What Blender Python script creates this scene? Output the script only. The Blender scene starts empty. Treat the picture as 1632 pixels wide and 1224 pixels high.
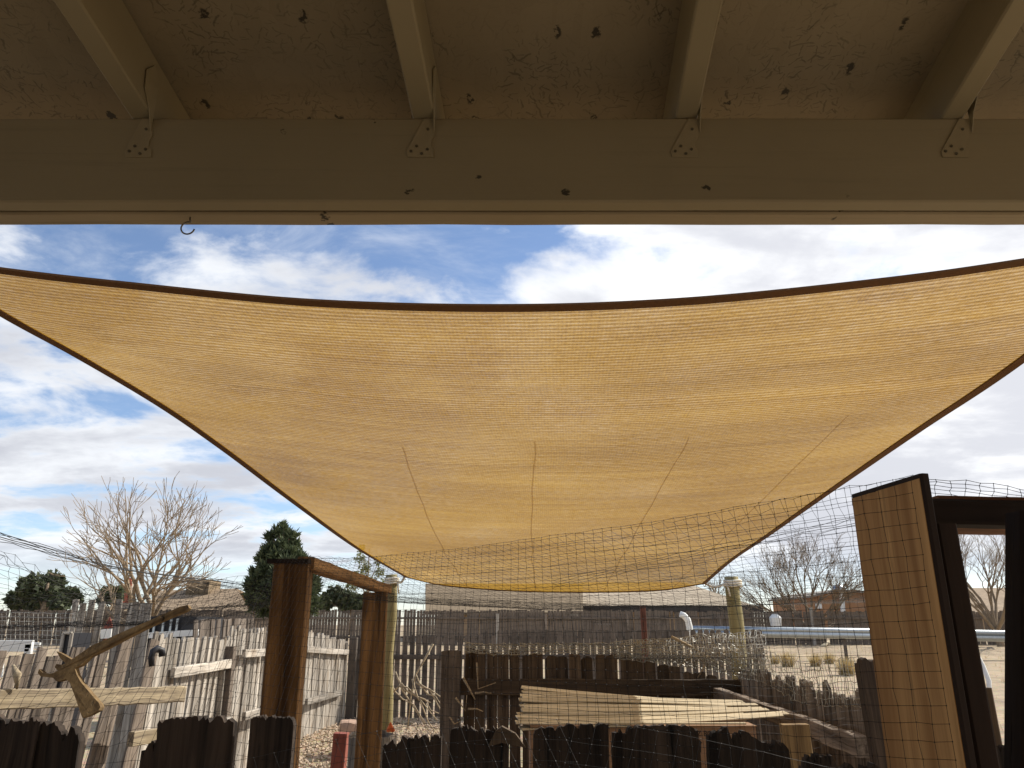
import bpy, bmesh, math, random
import numpy as np
from mathutils import Vector, Matrix, noise as mnoise

# ------------------------------------------------------------------ camera, world, sun, exposure
C = bpy.context.scene.collection
SC = bpy.context.scene
EYE = 1.5
PITCH = math.radians(17.5)
F = 1226.0
cam_d = bpy.data.cameras.new('camera')
cam = bpy.data.objects.new('camera', cam_d)
C.objects.link(cam)
cam.location = (0, 0, EYE)
cam.rotation_euler = (math.pi / 2 + PITCH, 0, 0)
cam_d.sensor_width = 36
cam_d.lens = 36 * F / 1632
cam_d.clip_start = 0.05
cam_d.clip_end = 3000
SC.camera = cam

SUN_EL = math.radians(40)
SUN_AZ = math.radians(60)           # to the right of straight ahead
SUN_DIR = Vector((math.sin(SUN_AZ) * math.cos(SUN_EL), math.cos(SUN_AZ) * math.cos(SUN_EL), math.sin(SUN_EL)))
sun_d = bpy.data.lights.new('sun', 'SUN')
sun_d.energy = 3.6
sun_d.angle = math.radians(0.6)
sun_d.color = (1.0, 0.93, 0.82)
sun = bpy.data.objects.new('sun', sun_d)
sun.rotation_euler = SUN_DIR.to_track_quat('Z', 'Y').to_euler()
sun.location = SUN_DIR * 60
C.objects.link(sun)

SC.view_settings.view_transform = 'Standard'
SC.view_settings.look = 'None'
SC.view_settings.exposure = 0.6
SC.view_settings.gamma = 1
SC.view_settings.use_curve_mapping = False
SC.render.engine = 'CYCLES'
SC.cycles.max_bounces = 8
SC.cycles.transparent_max_bounces = 12


class NT:
    """small helper for node graphs"""
    def __init__(self, tree):
        self.t = tree
        tree.nodes.clear()

    def n(self, typ, ins=None, **props):
        nd = self.t.nodes.new(typ)
        for k, v in props.items():
            setattr(nd, k, v)
        for k, v in (ins or {}).items():
            s = nd.inputs[k]
            if isinstance(v, bpy.types.NodeSocket):
                self.t.links.new(v, s)
            else:
                s.default_value = v
        return nd

    def math(self, op, a, b=0.0, c=None, clamp=False):
        d = {0: a, 1: b}
        if c is not None:
            d[2] = c
        return self.n('ShaderNodeMath', d, operation=op, use_clamp=clamp).outputs[0]

    def vmath(self, op, a, b=(0, 0, 0)):
        return self.n('ShaderNodeVectorMath', {0: a, 1: b}, operation=op).outputs[0]

    def mix(self, f, a, b, blend='MIX'):
        nd = self.n('ShaderNodeMix', data_type='RGBA', blend_type=blend)
        for i, v in ((0, f), (6, a), (7, b)):
            if isinstance(v, bpy.types.NodeSocket):
                self.t.links.new(v, nd.inputs[i])
            else:
                nd.inputs[i].default_value = v if i == 0 else (tuple(v) + (1,))[:4]
        return nd.outputs[2]

    def ramp(self, f, stops, interp='LINEAR'):
        nd = self.n('ShaderNodeValToRGB', {0: f})
        cr = nd.color_ramp
        cr.interpolation = interp
        while len(cr.elements) < len(stops):
            cr.elements.new(0.5)
        for e, (p, c) in zip(cr.elements, stops):
            e.position = p
            if not isinstance(c, (tuple, list)):
                c = (c, c, c)
            e.color = (tuple(c) + (1,))[:4]
        return nd.outputs[0]

    def noise(self, vec, scale, detail=4, rough=0.55, dist=0.0, out=0):
        return self.n('ShaderNodeTexNoise', {'Vector': vec, 'Scale': scale, 'Detail': detail, 'Roughness': rough, 'Distortion': dist}).outputs[out]

    def mapr(self, v, a, b, c=0.0, d=1.0):
        return self.n('ShaderNodeMapRange', {0: v, 1: a, 2: b, 3: c, 4: d}, interpolation_type='SMOOTHSTEP').outputs[0]


def lin(h):
    h = h.lstrip('#')
    out = []
    for i in (0, 2, 4):
        c = int(h[i:i + 2], 16) / 255
        out.append(c / 12.92 if c <= 0.04045 else ((c + 0.055) / 1.055) ** 2.4)
    return tuple(out)


# world: Nishita sky with procedural clouds on a high layer
world = bpy.data.worlds.new('World')
SC.world = world
world.use_nodes = True
w = NT(world.node_tree)
sky = w.n('ShaderNodeTexSky', sky_type='NISHITA', sun_disc=False, sun_elevation=SUN_EL, sun_rotation=SUN_AZ, altitude=1500,
          air_density=1.0, dust_density=0.6, ozone_density=1.6)
tc = w.n('ShaderNodeTexCoord')
dirv = tc.outputs['Generated']
sep = w.n('ShaderNodeSeparateXYZ', {0: dirv})
zz = w.math('ADD', w.math('MAXIMUM', sep.outputs[2], 0.0), 0.16)
plane = w.n('ShaderNodeCombineXYZ', {0: w.math('DIVIDE', sep.outputs[0], zz), 1: w.math('DIVIDE', sep.outputs[1], zz), 2: 3.7}).outputs[0]
big = w.noise(plane, 1.15, 3, 0.5)
mid = w.noise(w.vmath('ADD', plane, (7.3, 2.1, 0)), 2.9, 8, 0.58, 0.25)
low = w.mapr(sep.outputs[2], 0.50, 0.20)                    # more cloud towards the horizon
rgt = w.mapr(sep.outputs[0], -0.30, 0.35)                   # more cloud towards the sun's side
cov = w.math('ADD', w.math('MULTIPLY', big, 0.42), w.math('MULTIPLY', mid, 0.72))
cov = w.math('ADD', cov, w.math('MULTIPLY', low, 0.15))
cov = w.math('ADD', cov, w.math('MULTIPLY', rgt, 0.17))
mask = w.mapr(cov, 0.60, 0.745)
wisp = w.noise(w.n('ShaderNodeMapping', {0: plane, 'Scale': (1.5, 2.3, 1), 'Rotation': (0, 0, 0.5)}).outputs[0], 2.2, 7, 0.62, 0.4)
wispm = w.math('MULTIPLY', w.mapr(wisp, 0.42, 0.78), 0.38)
mask = w.math('MAXIMUM', mask, wispm)
horizon_clear = w.mapr(sep.outputs[2], 0.02, 0.10, 0.35, 1.0)
mask = w.math('MULTIPLY', mask, horizon_clear)
shade = w.noise(w.n('ShaderNodeMapping', {0: plane, 'Scale': (0.8, 1.5, 1), 'Location': (3.1, 5.2, 0)}).outputs[0], 1.7, 6, 0.55, 0.3)
thick = w.mapr(w.math('ADD', cov, w.math('MULTIPLY', shade, 0.75)), 0.96, 1.28)
tosun = w.n('ShaderNodeVectorMath', {0: dirv, 1: tuple(SUN_DIR)}, operation='DOT_PRODUCT').outputs['Value']
glow = w.mapr(tosun, 0.35, 0.98)
white = w.mix(glow, (6.6, 6.8, 7.1), (9.2, 9.2, 9.1))
grey = w.mix(glow, (4.2, 4.35, 4.8), (5.4, 5.5, 5.9))
cloud = w.mix(thick, white, grey)
skyc = w.mix(1.0, sky.outputs[0], (1.15, 1.12, 1.12), 'MULTIPLY')
skyc = w.mix(mask, skyc, cloud)
bg = w.n('ShaderNodeBackground', {'Color': skyc, 'Strength': 0.10})
w.t.links.new(bg.outputs[0], w.n('ShaderNodeOutputWorld').inputs[0])

# ------------------------------------------------------------------ helpers
R = random.Random(11)
cp, sp = math.cos(PITCH), math.sin(PITCH)


def ray(px, py):
    u = (px - 816) / F
    v = (612 - py) / F
    return Vector((u, cp - v * sp, sp + v * cp))


def W(px, py, Y):
    """the world point at distance Y ahead that the photograph shows at that pixel"""
    d = ray(px, py)
    return Vector((0, 0, EYE)) + d * (Y / d.y)


def gz(x, y):
    return 0.02 * max(0.0, min(y, 90) - 8)


def G(px, py):
    d = ray(px, py)
    lo, hi = 2.0, 80.0
    for _ in range(40):
        m = (lo + hi) / 2
        if EYE + d.z / d.y * m > gz(0, m):
            lo = m
        else:
            hi = m
    return W(px, py, lo)


WM = {}


def root(name, loc, label, cat, group=None):
    o = bpy.data.objects.new(name, None)
    C.objects.link(o)
    o.location = loc
    o.empty_display_size = 0.1
    o['label'] = label
    o['category'] = cat
    if group:
        o['group'] = group
    WM[o] = Matrix.Translation(Vector(loc))
    return o


def tag(o, label=None, cat=None, group=None, kind=None):
    if label:
        o['label'] = label
    if cat:
        o['category'] = cat
    if group:
        o['group'] = group
    if kind:
        o['kind'] = kind
    return o


def link(name, mesh, mtx, parent=None):
    o = bpy.data.objects.new(name, mesh)
    C.objects.link(o)
    WM[o] = mtx
    if parent is not None:
        o.parent = parent
        o.matrix_basis = WM[parent].inverted() @ mtx
    else:
        o.matrix_basis = mtx
    return o


def mesh(name, verts, faces, mat, smooth=False, uvs=None):
    me = bpy.data.meshes.new(name)
    me.from_pydata([tuple(v) for v in verts], [], faces)
    if smooth:
        me.polygons.foreach_set('use_smooth', [True] * len(me.polygons))
    if mat:
        me.materials.append(mat)
    me.update()
    return me


def mk(name, verts, faces, mat, parent=None, smooth=False):
    """mesh from world coordinates; origin at the middle of its base"""
    a = np.array([tuple(v) for v in verts], dtype=float)
    o = Vector(((a[:, 0].min() + a[:, 0].max()) / 2, (a[:, 1].min() + a[:, 1].max()) / 2, a[:, 2].min()))
    me = mesh(name, a - np.array(o), faces, mat, smooth)
    return link(name, me, Matrix.Translation(o), parent)


def frame(p0, p1, side):
    """matrix at p0, Z towards p1, X near side"""
    z = (Vector(p1) - Vector(p0)).normalized()
    x = Vector(side)
    x = (x - z * x.dot(z)).normalized()
    y = z.cross(x)
    m = Matrix((x, y, z)).transposed().to_4x4()
    m.translation = Vector(p0)
    return m


def board_mesh(name, wd, th, ln, mat, seg=6, rough=0.0, bow=0.0, seed=0, bev=0.004, cut=(0, 0)):
    """a sawn board along +Z centred on Z: chamfered section, slightly uneven"""
    rr = random.Random(seed)
    b = min(bev, wd * 0.2, th * 0.2)
    sec = [(-wd / 2 + b, -th / 2), (wd / 2 - b, -th / 2), (wd / 2, -th / 2 + b), (wd / 2, th / 2 - b),
           (wd / 2 - b, th / 2), (-wd / 2 + b, th / 2), (-wd / 2, th / 2 - b), (-wd / 2, -th / 2 + b)]
    vs, fs = [], []
    for i in range(seg + 1):
        t = i / seg
        z = ln * t
        jx, jy = rr.uniform(-rough, rough), rr.uniform(-rough, rough)
        k = 4 * t * (1 - t) * bow
        for (x, y) in sec:
            zz_ = z
            if i == seg:
                zz_ += cut[0] * x + cut[1] * y
            vs.append((x + jx + rr.uniform(-rough, rough) * .5, y + jy + k + rr.uniform(-rough, rough) * .3, zz_))
    n = 8
    for i in range(seg):
        for j in range(n):
            fs.append((i * n + j, i * n + (j + 1) % n, (i + 1) * n + (j + 1) % n, (i + 1) * n + j))
    fs.append(tuple(range(n - 1, -1, -1)))
    fs.append(tuple(seg * n + j for j in range(n)))
    return mesh(name, vs, fs, mat)


def board(name, p0, p1, wd, th, mat, parent=None, side=(1, 0, 0), **kw):
    p0, p1 = Vector(p0), Vector(p1)
    me = board_mesh(name, wd, th, (p1 - p0).length, mat, **kw)
    return link(name, me, frame(p0, p1, side), parent)


def tube_data(pts, rad, sides=6, caps=True):
    pts = [Vector(p) for p in pts]
    vs, fs = [], []
    n = len(pts)
    ref = Vector((0.3, 0.2, 0.93))
    for i, p in enumerate(pts):
        t = (pts[min(i + 1, n - 1)] - pts[max(i - 1, 0)])
        t = t.normalized() if t.length > 1e-9 else Vector((0, 0, 1))
        if abs(t.dot(ref)) > 0.95:
            ref = Vector((0.9, 0.3, 0.1))
        a = (ref - t * ref.dot(t)).normalized()
        ref = a
        b = t.cross(a)
        r = rad[i] if isinstance(rad, (list, tuple)) else rad
        for k in range(sides):
            an = 2 * math.pi * k / sides
            vs.append(p + (a * math.cos(an) + b * math.sin(an)) * r)
    for i in range(n - 1):
        for k in range(sides):
            fs.append((i * sides + k, i * sides + (k + 1) % sides, (i + 1) * sides + (k + 1) % sides, (i + 1) * sides + k))
    if caps:
        fs.append(tuple(range(sides - 1, -1, -1)))
        fs.append(tuple((n - 1) * sides + k for k in range(sides)))
    return vs, fs


class MB:
    def __init__(self):
        self.v, self.f = [], []

    def add(self, vs, fs):
        o = len(self.v)
        self.v.extend(vs)
        self.f.extend([tuple(i + o for i in f) for f in fs])

    def tube(self, pts, rad, sides=6, caps=True):
        self.add(*tube_data(pts, rad, sides, caps))

    def box(self, lo, hi):
        x0, y0, z0 = lo
        x1, y1, z1 = hi
        self.add([Vector(p) for p in ((x0, y0, z0), (x1, y0, z0), (x1, y1, z0), (x0, y1, z0), (x0, y0, z1), (x1, y0, z1), (x1, y1, z1), (x0, y1, z1))],
                 [(3, 2, 1, 0), (4, 5, 6, 7), (0, 1, 5, 4), (1, 2, 6, 5), (2, 3, 7, 6), (3, 0, 4, 7)])

    def prism(self, poly, off):
        """polygon of world points extruded by off"""
        n = len(poly)
        off = Vector(off)
        vs = [Vector(p) for p in poly] + [Vector(p) + off for p in poly]
        fs = [tuple(range(n - 1, -1, -1)), tuple(range(n, 2 * n))]
        fs += [(i, (i + 1) % n, n + (i + 1) % n, n + i) for i in range(n)]
        self.add(vs, fs)

    def build(self, name, mat, parent=None, smooth=False):
        return mk(name, self.v, self.f, mat, parent, smooth)


def tube(name, pts, rad, mat, parent=None, sides=8, smooth=True):
    m = MB()
    m.tube(pts, rad, sides)
    return m.build(name, mat, parent, smooth)


# ------------------------------------------------------------------ materials
def new_mat(name):
    m = bpy.data.materials.new(name)
    m.use_nodes = True
    return m, NT(m.node_tree)


def finish(t, col, rough=0.8, bump=None, bstr=0.3, bdist=0.01, spec=0.3, metal=0.0):
    ins = {'Base Color': col, 'Roughness': rough, 'Specular IOR Level': spec, 'Metallic': metal}
    if bump is not None:
        ins['Normal'] = t.n('ShaderNodeBump', {'Height': bump, 'Strength': bstr, 'Distance': bdist}).outputs[0]
    b = t.n('ShaderNodeBsdfPrincipled', ins)
    t.t.links.new(b.outputs[0], t.n('ShaderNodeOutputMaterial').inputs[0])


def wood(name, dark, light, crack=0.6, vary=0.35, grain=1.0, rough=0.85, stain=None, bstr=0.5, knots=True, tint=0.0, con=(0.33, 0.78)):
    m, t = new_mat(name)
    tc = t.n('ShaderNodeTexCoord')
    oi = t.n('ShaderNodeObjectInfo')
    rnd = oi.outputs['Random']
    off = t.n('ShaderNodeCombineXYZ', {0: t.math('MULTIPLY', rnd, 37.0), 1: t.math('MULTIPLY', rnd, 91.0), 2: t.math('MULTIPLY', rnd, 23.0)}).outputs[0]
    P = t.vmath('ADD', tc.outputs['Object'], off)
    warp = t.noise(t.n('ShaderNodeMapping', {0: P, 'Scale': (3, 3, 1.2)}).outputs[0], 2.0, 3, out=1)
    P2 = t.vmath('ADD', P, t.vmath('MULTIPLY', t.vmath('SUBTRACT', warp, (0.5, 0.5, 0.5)), (0.03, 0.03, 0.0)))
    fine = t.noise(t.n('ShaderNodeMapping', {0: P2, 'Scale': (95 * grain, 95 * grain, 2.2)}).outputs[0], 1.0, 6, 0.65)
    band = t.noise(t.n('ShaderNodeMapping', {0: P2, 'Scale': (26 * grain, 26 * grain, 0.7)}).outputs[0], 1.0, 3, 0.5)
    crk = t.noise(t.n('ShaderNodeMapping', {0: P2, 'Scale': (55 * grain, 55 * grain, 1.1), 'Location': (3, 8, 1)}).outputs[0], 1.0, 5, 0.7)
    blot = t.noise(P, 3.2, 4, 0.6)
    f = t.math('ADD', t.math('MULTIPLY', fine, 0.55), t.math('MULTIPLY', band, 0.6))
    col = t.ramp(f, [(con[0], dark), (con[1], light)])
    if stain:
        col = t.mix(t.math('MULTIPLY', t.mapr(blot, 0.48, 0.75), 0.75), col, stain)
    hs = t.n('ShaderNodeHueSaturation', {'Color': col, 'Saturation': t.math('ADD', 1.0 - tint, t.math('MULTIPLY', blot, 2 * tint)),
                                         'Value': t.math('ADD', 1 - vary, t.math('MULTIPLY', rnd, 2 * vary))})
    col = hs.outputs[0]
    cm = t.math('MULTIPLY', t.mapr(crk, 0.60, 0.70), crack)
    col = t.mix(cm, col, tuple(c * 0.22 for c in dark))
    if knots:
        vo = t.n('ShaderNodeTexVoronoi', {'Vector': t.n('ShaderNodeMapping', {0: P2, 'Scale': (7, 7, 2.2)}).outputs[0], 'Scale': 1.0})
        km = t.mapr(vo.outputs[0], 0.17, 0.08)
        col = t.mix(t.math('MULTIPLY', km, 0.55), col, tuple(c * 0.35 for c in dark))
    h = t.math('SUBTRACT', t.math('MULTIPLY', fine, 0.5), cm)
    finish(t, col, rough, h, bstr, 0.004)
    return m


def plain(name, col, rough=0.6, metal=0.0, var=0.15, scale=8, spec=0.4, bstr=0.15):
    m, t = new_mat(name)
    tc = t.n('ShaderNodeTexCoord')
    oi = t.n('ShaderNodeObjectInfo')
    P = t.vmath('ADD', tc.outputs['Object'], t.n('ShaderNodeCombineXYZ', {0: t.math('MULTIPLY', oi.outputs['Random'], 50.0)}).outputs[0])
    n1 = t.noise(P, scale, 6, 0.62)
    c = t.ramp(n1, [(0.3, tuple(x * (1 - var) for x in col)), (0.7, tuple(min(1, x * (1 + var)) for x in col))])
    finish(t, c, rough, t.noise(P, scale * 9, 4), bstr, 0.003, spec, metal)
    return m


M = {}
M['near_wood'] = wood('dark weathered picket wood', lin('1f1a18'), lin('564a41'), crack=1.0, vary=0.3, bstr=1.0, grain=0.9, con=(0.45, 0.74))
M['grey_wood'] = wood('sun bleached grey wood', lin('5f5850'), lin('bdb5a9'), crack=1.0, vary=0.28, stain=lin('77695a'), tint=0.3, grain=0.6, con=(0.42, 0.72), bstr=0.9)
M['grey_brown'] = wood('grey brown weathered wood', lin('433a33'), lin('908376'), crack=1.0, vary=0.32, stain=lin('4b443e'), tint=0.3, grain=0.65, con=(0.42, 0.72), bstr=0.9)
M['brown_wood'] = wood('brown fence wood', lin('3a2f26'), lin('6f5f4e'), crack=0.9, vary=0.3, grain=0.7, con=(0.42, 0.74), stain=lin('4a443e'), tint=0.25)
M['far_wood'] = wood('dark far fence wood', lin('4a423b'), lin('7a6e62'), crack=0.6, vary=0.25, stain=lin('3e3833'))
M['treated'] = wood('brown stained post wood', lin('4a331c'), lin('a37a4c'), crack=1.0, vary=0.06, grain=0.9, stain=lin('4c331d'), bstr=1.0, con=(0.46, 0.72))
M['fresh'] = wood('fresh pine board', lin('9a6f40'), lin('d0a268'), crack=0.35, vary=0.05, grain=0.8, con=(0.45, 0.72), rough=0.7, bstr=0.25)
M['dark_stain_shade'] = wood('dark stained and shaded frame wood', lin('1f1815'), lin('362a24'), crack=0.5, vary=0.15, grain=0.7)  # stained frame; also paints the shade on the pale board's edge
M['red_stain'] = wood('reddish lath wood', lin('63402c'), lin('94684a'), crack=0.4, vary=0.15)
M['pale_rail'] = wood('pale weathered rail wood', lin('75695a'), lin('c2b294'), con=(0.44, 0.72), crack=1.0, vary=0.12, stain=lin('9a8a6c'))
M['slat'] = wood('pale thin slat wood', lin('93866c'), lin('cfc3a8'), crack=0.5, vary=0.3, grain=0.8, rough=0.7, bstr=0.2, knots=False)
M['ply'] = wood('weathered plywood', lin('5c4a34'), lin('a0875f'), con=(0.42, 0.74), crack=0.9, vary=0.05, stain=lin('54432f'))
M['pole'] = wood('peeled pole wood', lin('776d4e'), lin('9f946a'), crack=0.45, vary=0.1, stain=lin('7f7a45'))
M['red_paint'] = wood('faded red painted wood', lin('7d4238'), lin('a8685a'), crack=0.4, vary=0.05)
M['bark'] = wood('pale branch bark', lin('66594a'), lin('a08e76'), crack=0.3, vary=0.1, knots=False)
M['twig'] = plain('dead vine twig', lin('a8967a'), 0.8, var=0.2)
M['galv'] = plain('galvanised steel', lin('a9b0b5'), 0.35, 0.85, 0.12, 12)
M['rust'] = plain('rusted red steel', lin('6e4536'), 0.85, 0.1, 0.3, 30)
M['white_paint'] = plain('white painted surface', lin('e2e2de'), 0.55, var=0.08)
M['white_rope'] = plain('white rope', lin('e6e0cf'), 0.8, var=0.08, scale=90)
M['dark_metal'] = plain('dark zinc wire', lin('7d7a72'), 0.35, 0.9, 0.1)
M['net'] = plain('black plastic netting', (0.010, 0.010, 0.011), 0.6, var=0.1, spec=0.2)
M['glint_net'] = plain('glint lightened black plastic netting', (0.03, 0.03, 0.03), 0.45, var=0.2, spec=0.4)  # grey lifted above the other netting to paint in the strands' glints
M['wire'] = plain('aged galvanised wire', lin('a3a199'), 0.5, 0.3, 0.2)
M['webbing'] = plain('dark brown webbing', lin('664628'), 0.9, var=0.15, scale=60)
M['card'] = plain('brown cardboard', lin('96785e'), 0.9, var=0.08, scale=5)
M['ink'] = plain('dark print ink', lin('2b2a2b'), 0.8, var=0.05)
M['stone'] = plain('pinkish grey stone', lin('a78b78'), 0.9, var=0.2, scale=14, bstr=0.5)
M['orange'] = plain('orange plastic', lin('e0703a'), 0.5, var=0.05)
M['dark_box'] = plain('near black painted steel', lin('26262a'), 0.5, var=0.1)
M['red_brick'] = plain('red chimney brick', lin('a8614c'), 0.9, var=0.12, scale=6)
M['mortar'] = plain('grey mortar', lin('a59a8c'), 0.95, var=0.1)
M['fascia_dark'] = plain('dark painted eave', lin('3c3835'), 0.7, var=0.1)
M['tan_wall'] = plain('tan plaster wall', lin('b39a7c'), 0.9, var=0.06, scale=2)
M['orange_wall'] = plain('orange tan plaster wall', lin('a9805e'), 0.9, var=0.08, scale=2)
M['glass'] = plain('dark window glass', lin('1a1f26'), 0.08, var=0.02, spec=0.6)


def shingle_mat(name, c1, c2, rows=6.0):
    m, t = new_mat(name)
    tc = t.n('ShaderNodeTexCoord')
    br = t.n('ShaderNodeTexBrick', {'Vector': t.n('ShaderNodeMapping', {0: tc.outputs['Object'], 'Scale': (1, 1.0, 1)}).outputs[0], 'Color1': c1 + (1,), 'Color2': c2 + (1,),
                                    'Mortar': tuple(x * .55 for x in c1) + (1,), 'Scale': 3.0, 'Mortar Size': 0.02})
    n1 = t.noise(tc.outputs['Object'], 1.3, 5, 0.6)
    c = t.mix(0.35, br.outputs[0], t.ramp(n1, [(0.3, tuple(x * .7 for x in c1)), (0.7, c2)]))
    finish(t, c, 0.9, t.noise(tc.outputs['Object'], 30, 3), 0.3, 0.01)
    return m


M['shingle_tan'] = shingle_mat('tan roof shingles', lin('8f7c66'), lin('b19c82'))
M['shingle_brown'] = shingle_mat('brown grey roof shingles', lin('80705a'), lin('98866c'))
M['shingle_pale'] = shingle_mat('pale roof shingles', lin('b3a28c'), lin('c9bba4'))


def paint_mat(name, col, osb=False, peel=0.5):
    """aged olive tan paint; osb adds the short strands of the board under it"""
    m, t = new_mat(name)
    tc = t.n('ShaderNodeTexCoord')
    oi = t.n('ShaderNodeObjectInfo')
    P = t.vmath('ADD', tc.outputs['Object'], t.n('ShaderNodeCombineXYZ', {0: t.math('MULTIPLY', oi.outputs['Random'], 13.0)}).outputs[0])
    blot = t.noise(P, 1.8, 5, 0.6)
    c = t.ramp(blot, [(0.3, tuple(x * 0.92 for x in col)), (0.7, tuple(x * 1.06 for x in col))])
    h = t.math('MULTIPLY', t.noise(P, 60, 3), 0.25)
    if osb:
        Q = P
        dens = t.mapr(t.noise(P, 4.0, 3), 0.42, 0.62, 0.15, 1.0)
        for sc_, wd, ln, amt, k in ((22.0, 0.07, 0.85, 0.5, 0.0), (36.0, 0.075, 0.9, 0.5, 3.3), (11.0, 0.03, 0.8, 0.45, 7.7), (55.0, 0.10, 0.95, 0.4, 5.1), (44.0, 0.08, 0.95, 0.4, 9.4)):
            S = t.vmath('MULTIPLY', t.vmath('ADD', Q, (k, k * 1.7, 0)), (sc_, sc_, 0.0))
            wob = t.vmath('MULTIPLY', t.vmath('SUBTRACT', t.noise(S, 1.5, 2, out=1), (0.5, 0.5, 0.5)), (0.5, 0.5, 0))
            S = t.vmath('ADD', S, wob)
            vo = t.n('ShaderNodeTexVoronoi', {'Vector': S, 'Scale': 1.0}, voronoi_dimensions='2D')
            loc = t.vmath('SUBTRACT', S, vo.outputs['Position'])
            sr = t.n('ShaderNodeSeparateColor', {0: vo.outputs['Color']})
            rot = t.n('ShaderNodeVectorRotate', {'Vector': loc, 'Axis': (0, 0, 1), 'Angle': t.math('MULTIPLY', sr.outputs[0], 6.283)}, rotation_type='AXIS_ANGLE').outputs[0]
            sx = t.n('ShaderNodeSeparateXYZ', {0: rot})
            a = t.mapr(t.math('ABSOLUTE', sx.outputs[0]), wd, wd * 0.35)
            b = t.mapr(t.math('ABSOLUTE', sx.outputs[1]), ln * 0.5, ln * 0.36)
            pick = t.mapr(sr.outputs[1], 0.50, 0.56)
            mk_ = t.math('MULTIPLY', t.math('MULTIPLY', a, b), t.math('MULTIPLY', pick, t.math('MULTIPLY', dens, amt)))
            c = t.mix(mk_, c, tuple(x * 0.16 for x in col))
            h = t.math('SUBTRACT', h, mk_)
        flake = t.n('ShaderNodeTexVoronoi', {'Vector': t.n('ShaderNodeMapping', {0: P, 'Scale': (26, 9, 0.0), 'Rotation': (0, 0, 0.4)}).outputs[0], 'Scale': 1.0})
        fl = t.n('ShaderNodeSeparateColor', {0: flake.outputs['Color']}).outputs[0]
        c = t.mix(0.07, c, t.ramp(fl, [(0, (0.02, 0.017, 0.012)), (1, (0.3, 0.25, 0.17))]))
        h = t.math('ADD', h, t.math('MULTIPLY', fl, 0.35))
    else:
        grain = t.noise(t.n('ShaderNodeMapping', {0: P, 'Scale': (60, 60, 1.5)}).outputs[0], 1.0, 5, 0.65)
        c = t.mix(t.math('MULTIPLY', t.mapr(grain, 0.55, 0.75), 0.34 * peel), c, tuple(x * 0.4 for x in col))
        h = t.math('ADD', h, t.math('MULTIPLY', grain, -0.5))
    # knots and bare chips that the paint has lost
    KP = t.vmath('ADD', P, t.vmath('MULTIPLY', t.noise(P, 40, 3, out=1), (0.03, 0.03, 0.03)))
    ks = t.n('ShaderNodeSeparateXYZ', {0: KP})
    KP = t.n('ShaderNodeCombineXYZ', {0: t.math('MULTIPLY', ks.outputs[0], 1.4), 1: t.math('MULTIPLY', ks.outputs[1 if osb else 2], 0.8)}).outputs[0]
    vo = t.n('ShaderNodeTexVoronoi', {'Vector': KP, 'Scale': 6.5 if osb else 5.0}, voronoi_dimensions='2D')
    sc2 = t.n('ShaderNodeSeparateColor', {0: vo.outputs['Color']})
    km = t.math('MULTIPLY', t.mapr(vo.outputs[0], 0.11 if osb else 0.05, 0.07 if osb else 0.033), t.mapr(sc2.outputs[0], 0.50 if osb else 0.5, 0.54 if osb else 0.54))
    km = t.math('MULTIPLY', km, t.mapr(t.noise(P, 75, 3), 0.44, 0.52))
    c = t.mix(t.math('MULTIPLY', km, 0.9), c, tuple(x * 0.06 for x in col))
    finish(t, c, 0.62, h, 0.35, 0.003, 0.35)
    return m


PAINT = lin('897c5f')
M['osb'] = paint_mat('painted strand board ceiling', lin('8d7e62'), True)
M['paint'] = paint_mat('olive tan beam paint', PAINT)
M['paint_worn'] = paint_mat('worn tan trim paint', lin('97876a'), False, 1.8)
M['metal_paint'] = plain('painted steel strap', tuple(x * 1.05 for x in PAINT), 0.5, 0.0, 0.08, 20)
M['nail'] = plain('painted nail head', tuple(x * 0.3 for x in PAINT), 0.5)


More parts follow.
